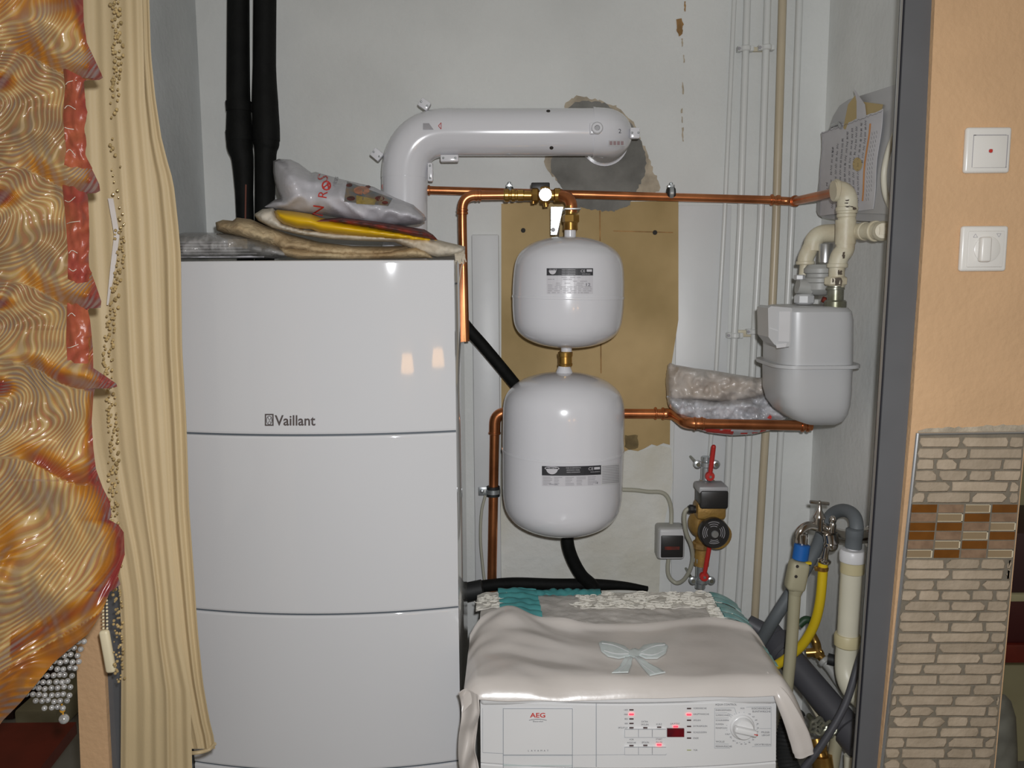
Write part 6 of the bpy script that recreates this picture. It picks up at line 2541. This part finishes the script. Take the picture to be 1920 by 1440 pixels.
def pleat(n, amp, Y, ph=0.0, sharp=1.0):
    def f(u, v, x, y):
        w = u * n * 2 * math.pi + ph + 0.8 * noise.noise(Vector((u * 3, v * 1.2, ph)))
        return Y + amp * (math.sin(w) + 0.45 * math.sin(2.1 * w + 1.0)) * (0.8 + 0.4 * v)
    return f




def soft(folds, Y, seed):
    """folds: (u centre, width, depth) ridges plus slow waviness"""
    def f(u, v, x, y):
        d = 0.0
        for c, w, a in folds:
            cc_ = c + 0.025 * noise.noise(Vector((c * 7, v * 1.5, seed)))
            d += a * math.exp(-((u - cc_) / w) ** 2)
        return Y - 0.6 * d * (0.75 + 0.4 * v) + 0.004 * noise.noise(Vector((u * 5, v * 2.0, seed))) + 0.0003 * math.sin(u * 60 + 2 * noise.noise(Vector((u * 3, v * 2, 1))))
    return f


o = sheet([(112, -30), (120, 400), (140, 700), (160, 840), (185, 940), (210, 1030), (224, 1110), (228, 1200), (226, 1470)], [(266, -30), (272, 200), (290, 400), (300, 700), (318, 1000), (336, 1200), (357, 1300), (361, 1470)], -30, 1470, 110, 60,
          soft([(.06, .05, .006), (.2, .05, -.004), (.33, .05, .007), (.5, .06, .004), (.66, .04, .010), (.8, .06, .005), (.95, .05, .008)], 1.42, 0.4))
o.build('front_fold', 'cream_curtain', cc, smooth=70)
o = sheet([(230, -30), (240, 300), (262, 700), (285, 1000), (320, 1250), (352, 1412)], [(279, -30), (283, 100), (291, 180), (303, 260), (316, 310), (325, 340), (334, 420), (339, 480), (341, 650), (349, 790), (354, 950), (362, 1060), (370, 1180), (380, 1280), (392, 1350), (403, 1392)], -30, 1404, 60, 60,
          soft([(.4, .10, .006), (.62, .06, -.004), (.75, .07, .008), (.97, .05, .005)], 1.455, 2.0))
o.build('rear_fold', 'cream_curtain', cc, smooth=70)
o = MB()
o.tube(curve([P(352, 1412, 1.45), P(372, 1411, 1.44), P(392, 1405, 1.455), P(403, 1394, 1.455)], 5), 0.0035, 8)
o.build('hem', 'cream_curtain', cc)

# bead garland hanging against the sheer
o = MB()
rnd = random.Random(17)
path_ = [(214, -20), (220, 60), (222, 120), (215, 180), (217, 330), (226, 420), (224, 500), (215, 560), (203, 640), (204, 700), (210, 780), (213, 850), (214, 950), (218, 1020), (222, 1100), (221, 1180), (224, 1260)]
y = -20
while y < 1280:
    dens = 2 if (y < 170 or 480 < y < 1000) else (2 if y > 1000 or y > 430 else 1)
    if 190 < y < 400:
        dens = 0 if rnd.random() < .6 else 1
    for _ in range(dens):
        x = poly_at(path_, y) + rnd.uniform(-10, 10)
        p = P(x, y + rnd.uniform(-3, 3), 1.375 + rnd.uniform(-.008, .006))
        r = rnd.uniform(.0014, .0029)
        o.ball(p, r, 0, 8)
    y += 5.4
tag(o.build('bead_garland', 'bead'), 'strings of small gold glass beads hanging on the cream sheer curtain', 'bead strings', kind='stuff')

# satin ribbon glinting beside the beads
o = MB()
o.grid(2, 30, lambda u, v: P(lerp(poly_at([(200, 360), (214, 440), (207, 500), (200, 570)], lerp(372, 572, v)), poly_at([(212, 372), (224, 440), (216, 500), (203, 572)], lerp(372, 572, v)), u), lerp(372, 572, v), 1.385 + .004 * math.sin(v * 14)), thick=-0.001)
tag(o.build('satin_ribbon', 'satin'), 'narrow shiny ivory ribbon hanging beside the gold bead strings', 'ribbon')

# orange striped organza scarf
og = thing('organza_scarf', 'gathered orange, gold and red striped organza scarf hanging at the left', 'curtain', P(100, 1300, 1.12))
redge = [(155, -30), (157, 40), (163, 80), (176, 108), (190, 138), (193, 146), (186, 150), (160, 142), (157, 152), (161, 200), (164, 210), (158, 240), (161, 270), (160, 290), (170, 312), (186, 345), (188, 358), (180, 362),
         (163, 346), (165, 370), (167, 410), (166, 470), (167, 500), (180, 535), (190, 565), (189, 577), (182, 574), (164, 562), (169, 600), (174, 650), (175, 690), (196, 704), (218, 719), (220, 725), (205, 728), (178, 722), (175, 745), (172, 790),
         (175, 840), (180, 880), (193, 915), (206, 940), (209, 965), (205, 975), (222, 984), (232, 998), (234, 1040), (226, 1065), (221, 1080), (226, 1096), (206, 1110), (190, 1150), (166, 1188), (131, 1216), (100, 1243), (70, 1280), (38, 1318), (6, 1350), (-25, 1392)]
# monotone y for row lookup
re_ = []
ly = -1e9
for x, y in redge:
    y = max(y, ly + 0.8)
    ly = y
    re_.append((x, y))
spikes = [145, 360, 576, 726, 1000]


def swag(y):
    """which swag a row belongs to: its top, its bottom"""
    b = [-70, 145, 360, 576, 726, 905, 1400]
    for a, c in zip(b, b[1:]):
        if y < c:
            return a, c
    return b[-2], b[-1]


def og_point(u, y):
    xr_ = poly_at(re_, y)
    xm = min(150.0, xr_ - 8)
    x = lerp(-240, xm, u / .8) if u <= .8 else lerp(xm, xr_, (u - .8) / .2)
    return (x,) + og_at(x, y)


def og_at(x, y):
    s = y + 30 * math.sin(x * 0.028 + 0.6) - 0.20 * (x - 140)
    ph = 2 * math.pi * s / 212.0
    near = math.exp(-((x - 140) / 26) ** 2)
    dY = 0.016 * math.sin(ph) + 0.006 * math.sin(2 * ph + x * .05) + 0.006 * noise.noise(Vector((x * .02, y * .012, 2.0))) + 0.0035 * math.sin(ph * 3.1 + x * .11) + 0.0022 * math.sin(x * .16 + 5 * math.sin(ph) + y * .05)
    if y > 900:
        dY += 0.012 * math.sin((x * 0.6 + y) * 0.035)
    Y0 = 1.15 - dY * (1 - .6 * near)
    b = sum(math.exp(-((y - sy + 14 + .25 * (190 - x)) / 20) ** 2) for sy in spikes[:4]) * math.exp(-((x - 160) / 45) ** 2)
    return P(x, y, Y0 - 0.03 * b), ph, Y0


o = MB()
rows = sorted(set([-30 + 4.2 * k for k in range(340) if -30 + 4.2 * k < 1392] + [y for _, y in re_]))
rows = [r for i, r in enumerate(rows) if i == 0 or r - rows[i - 1] > 0.25]
NU = 130
V, UV, Fc = [], [], []
for y in rows:
    for i in range(NU + 1):
        u = i / NU
        x, p, ph, _y0 = og_point(u, y)
        V.append(p)
        xr_ = poly_at(re_, y)
        edge_ = xr_ - x
        n_ = noise.noise(Vector((x * .012, y * .010, 4.0)))
        n2 = noise.noise(Vector((x * .03, y * .02, 9.0)))
        wob = 7 * math.sin(x * .055 + y * .03) + 9 * n_ + 4 * math.sin(y * .09 + x * .02)
        ye = y + 9 * math.sin(x * .035) + .28 * (165 - x)
        if ye < 905:
            top, bot = swag(ye)
            t = (ye - top) / (bot - top)
            r = math.hypot((x + 25) / 1.25, (y - (top + 0.28 * (bot - top)))) + wob
            phase = r * 0.80
            z = 0.18 + 0.14 * n_ + 0.07 * n2
            z += 0.46 * math.exp(-((t - 0.94) / .15) ** 2) * min(1, max(0, (x + 10) / 80))     # orange above each spike
            z += 0.22 * math.exp(-((t - 0.22) / .12) ** 2) * math.exp(-((x - 100) / 26) ** 2)
            z += 0.78 * math.exp(-(((t - .26) / .10) ** 2)) * math.exp(-((x + 5) / 40) ** 2)       # red at the left
            if y < 100:
                z += 0.42 * (1 - max(0, y) / 100)
            if y > 620:
                z += 0.12
        else:
            wob = 15 * math.sin(x * .035 + y * .02) + 8 * n_ + 3 * math.sin(y * .09 + x * .05)
            r = math.hypot((x + 80), (y - 830)) + wob
            phase = r * 0.50 + 0.0006 * x * x
            z = 0.38 + 0.16 * n_ + 0.08 * n2
            z += 0.34 * math.exp(-((x - 8) / 26) ** 2) * math.exp(-((y - 1030) / 70) ** 2) * 0.6
            z += 0.42 * math.exp(-((y + .55 * x - 1225) / 22) ** 2) * (x > 20)
            if y + .6 * x > 1262:
                z += 0.28
            z += 0.3 * math.exp(-((edge_ - 22) / 26) ** 2) * (y < 1110)
        z += 0.55 * math.exp(-(edge_ / 15.0) ** 2) * (y < 1120)
        for sx, sy in ((193, 145), (188, 359), (190, 576), (220, 724)):
            z += 0.5 * math.exp(-(((x - sx) / 30) ** 2 + ((y - sy) / 24) ** 2))
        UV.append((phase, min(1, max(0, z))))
W_ = NU + 1
for j in range(len(rows) - 1):
    for i in range(NU):
        Fc.append((j * W_ + i, j * W_ + i + 1, (j + 1) * W_ + i + 1, (j + 1) * W_ + i))
o.add(V, Fc)
o.uv = UV
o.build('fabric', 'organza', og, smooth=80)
# gathered red seam tape along the edge
o = MB()
tape = [(116, 108), (122, 160), (118, 220), (124, 280), (116, 340), (122, 400), (128, 480), (126, 560), (124, 640), (128, 700)]


def tape_fn(u, v):
    y = lerp(112, 700, v)
    x = lerp(poly_at(tape, y), poly_at(re_, y) if poly_at(re_, y) < 172 else 166, u)
    Yo = og_at(x, y)[2]
    return P(x, y, Yo - .005 - .005 * math.sin(u * 3.1) - .005 * noise.noise(Vector((u * 4, y * .05, 3))))


o.grid(12, 150, tape_fn, thick=-0.0012)
tpz = o.build('gathered_tape', 'trim_red', og, smooth=70)
rnd = random.Random(9)
for k in range(12):
    y = 160 + k * 44 + rnd.uniform(-9, 9)
    x = poly_at(tape, y) + rnd.uniform(4, 12)
    o = MB()
    o.tube(curve([tape_fn(.1, (y - 112) / 588) - Vector((0, .003, 0)), tape_fn(.3, (y - 112 + rnd.uniform(-6, 6)) / 588) - Vector((0, .005, 0)), tape_fn(rnd.uniform(.4, .7), (y - 112 + rnd.uniform(-8, 8)) / 588) - Vector((0, .003, 0))], 3), 0.00045, 5)
    plabel(o.build('loose_thread', 'white_cloth', tpz), 'pale loose thread')
# silver bead tassel under the scarf
bt_ = thing('bead_tassel', 'triangular tassel of silver glass beads hanging below the organza scarf', 'bead tassel', P(112, 1395, 1.2))
o = MB()
rnd = random.Random(23)
tri = [(165, 1178), (32, 1302), (108, 1335)]
import itertools
nbd = 0
for r in range(13):
    yb = 1180 + r * 12.2
    t_ = r / 12
    xl_ = lerp(158, 92, t_) if yb > 1302 else poly_at([(168, 1176), (34, 1302)], yb)
    xl_ = poly_at([(166, 1176), (100, 1238), (34, 1300), (70, 1318), (100, 1336)], yb)
    xr2 = poly_at([(166, 1176), (158, 1215), (140, 1270), (128, 1310), (112, 1336)], yb)
    x = xl_ + (5 if r % 2 else 0)
    while x <= xr2 + 1:
        if nbd < 98:
            o.ball(P(x + rnd.uniform(-1.5, 1.5), yb + rnd.uniform(-2, 2), 1.21 + rnd.uniform(-.006, .006)), 5.3 * mpp(P(x, yb, 1.21)), 0, 10)
            nbd += 1
        x += 11.6
o.build('bead_net', 'bead_silver', bt_)
o = MB()
o.ball(P(120, 1348, 1.21), 0.0075, 0, 14)
o.build('drop_bead', 'bead_silver', bt_)
o = MB()
o.ball(P(117, 1332, 1.21), 0.004, 0, 10)
o.tube([P(116, 1320, 1.21), P(119, 1345, 1.21)], 0.0012, 6)
plabel(o.build('amber_bead', 'amber', bt_), 'small amber bead')

# blind cord handle
pc_ = thing('blind_chain', 'bead chain with long ivory pull handle hanging left of the sheer curtain', 'pull cord', P(203, 1262, 1.40))
o = MB()
pth = curve([P(190, 1182, 1.40), P(193, 1186, 1.4), P(199, 1180, 1.4), P(204, 1260, 1.4)], 2)
kC = mpp(P(202, 1220, 1.40))
mt_ = Matrix.Translation(P(202, 1221, 1.40)) @ Matrix.Rotation(R(-6), 4, 'Y')
o.box((-9 * kC, -0.006, -42 * kC), (9 * kC, 0.006, 42 * kC), 0.005, 3, mtx=mt_)
o.build('handle', 'cord_handle', pc_)
o = MB()
for s in (-3.5, 3.5):
    for k in range(30):
        o.ball(P(197.5 + s - k * 0.5 * .2, 1178 - k * 6.5, 1.40), 2.3 * kC, 0, 8)
o.build('bead_chain', 'cord_handle', pc_)

# =================================================================== GLIMPSES TO EITHER SIDE
tb = thing('side_table', 'dark red wooden table top at the lower left under the silver bead tassel', 'table', (-1.6, 2.0, 0))
o = MB()
pA, pB, pC_ = P(-40, 1352, 2.3), P(142, 1352, 2.3), P(60, 1460, 1.95)
zt = 0.55
q0 = PZ(-60, 1356, zt)
q1 = PZ(143, 1354, zt)
q2 = PZ(74, 1442, zt)
q3 = PZ(52, 1480, zt)
q4 = PZ(-120, 1500, zt)
vs = [q0, q1, q2, q3, q4]
o.add([v for v in vs] + [v - Vector((0, 0, .03)) for v in vs], [(0, 1, 2, 3, 4), (9, 8, 7, 6, 5)] + [(i, i + 5, (i + 1) % 5 + 5, (i + 1) % 5) for i in range(5)])
o.build('table_top', 'red_wood', tb, smooth=0)
o = MB()
cT = (q1 + q2 + q3 + q4 + q0) / 5
o.lathe([(0.16, 0), (0.16, 0.02), (0.03, 0.04), (0.03, zt - 0.03)], (cT.x, cT.y, 0), seg=20)
o.build('pedestal', 'dark_wood', tb)
o = MB()
o.box((P(26, 1342, 2.9).x, 2.9, 0), (P(106, 1342, 2.9).x, 3.2, P(60, 1333, 2.9).z), 0.01)
tag(o.build('white_chest', 'far_wall'), 'pale low chest in the room beyond, above the red table edge', 'chest')
o = MB()
o.box((P(-60, 1300, 3.0).x, 3.0, 0), (P(22, 1300, 3.0).x, 3.3, P(10, 1180, 3.0).z), 0.01)
tag(o.build('dark_cupboard', 'dark_wood'), 'dark cupboard edge at far lower left behind the scarf', 'cupboard')

cb = thing('wooden_sideboard', 'dark wooden cabinet with reddish lower band right of the stone-clad pier', 'cabinet', (1.6, 2.6, 0))
Yc = 2.35
xL = P(1880, 1100, Yc).x
o = MB()
zz = [P(1900, y, Yc).z for y in (1000, 1112, 1126, 1206, 1240)]
o.box((xL, Yc, zz[1]), (xL + .6, Yc + .3, zz[0]), 0.004)
o.build('upper_case', 'dark_wood', cb)
o = MB()
o.box((xL, Yc - .01, zz[2]), (xL + .6, Yc + .3, zz[1]), 0.003)
o.build('shelf', 'olive', cb)
o = MB()
o.box((xL, Yc, zz[3]), (xL + .6, Yc + .3, zz[2]), 0.004)
o.build('drawer', mat('maroon_wood', (0.045, 0.006, 0.006), 0.4), cb)
o = MB()
o.box((xL, Yc - .012, zz[4]), (xL + .6, Yc + .3, zz[3]), 0.004)
o.build('base_band', 'red_wood', cb)
o = MB()
for x in (xL + .02, xL + .54):
    o = MB()
    o.box((x, Yc + .22, 0), (x + .05, Yc + .28, zz[4]), 0.004)
    o.build('leg', 'dark_wood', cb)
gc = thing('hanging_cloth', 'grey cloth hanging behind the lower right edge of the stone-clad pier', 'cloth', (P(1885, 1440, 2.25).x, 2.25, 0.4))
pf = Puff([(1845, 1330), (1866, 1306), (1884, 1302), (1896, 1315), (1905, 1345), (1908, 1400), (1910, 1500), (1840, 1500)], 2.27, 0.04, 20, 0.3, 0.02, 8, 3.0, creases=0.015)
o = MB()
pf.mesh(o)
o.build('cloth', 'grey_cloth', gc, smooth=60)

# two shaded wall lamps of the room behind the camera (seen only as reflections)
for k, (x, z) in enumerate(((0.70, 0.97), (1.40, 0.99))):
    q = thing('wall_lamp', 'warm shaded wall lamp behind the camera, ' + ('left one' if k == 0 else 'right one'), 'lamp', (x, -2.45, z), 'wall lamps of the room')
    o = MB()
    o.lathe([(0.14, 0.0), (0.105, 0.12)], (x, -2.30, z), (0, 0, 1), 20)
    o.build('lamp_shade', 'lampshade', q)
    o = MB()
    o.tube([(x, -2.5, z + .02), (x, -2.30, z + .02), (x, -2.30, z + .06)], 0.008, 8)
    o.build('arm', 'brass', q)
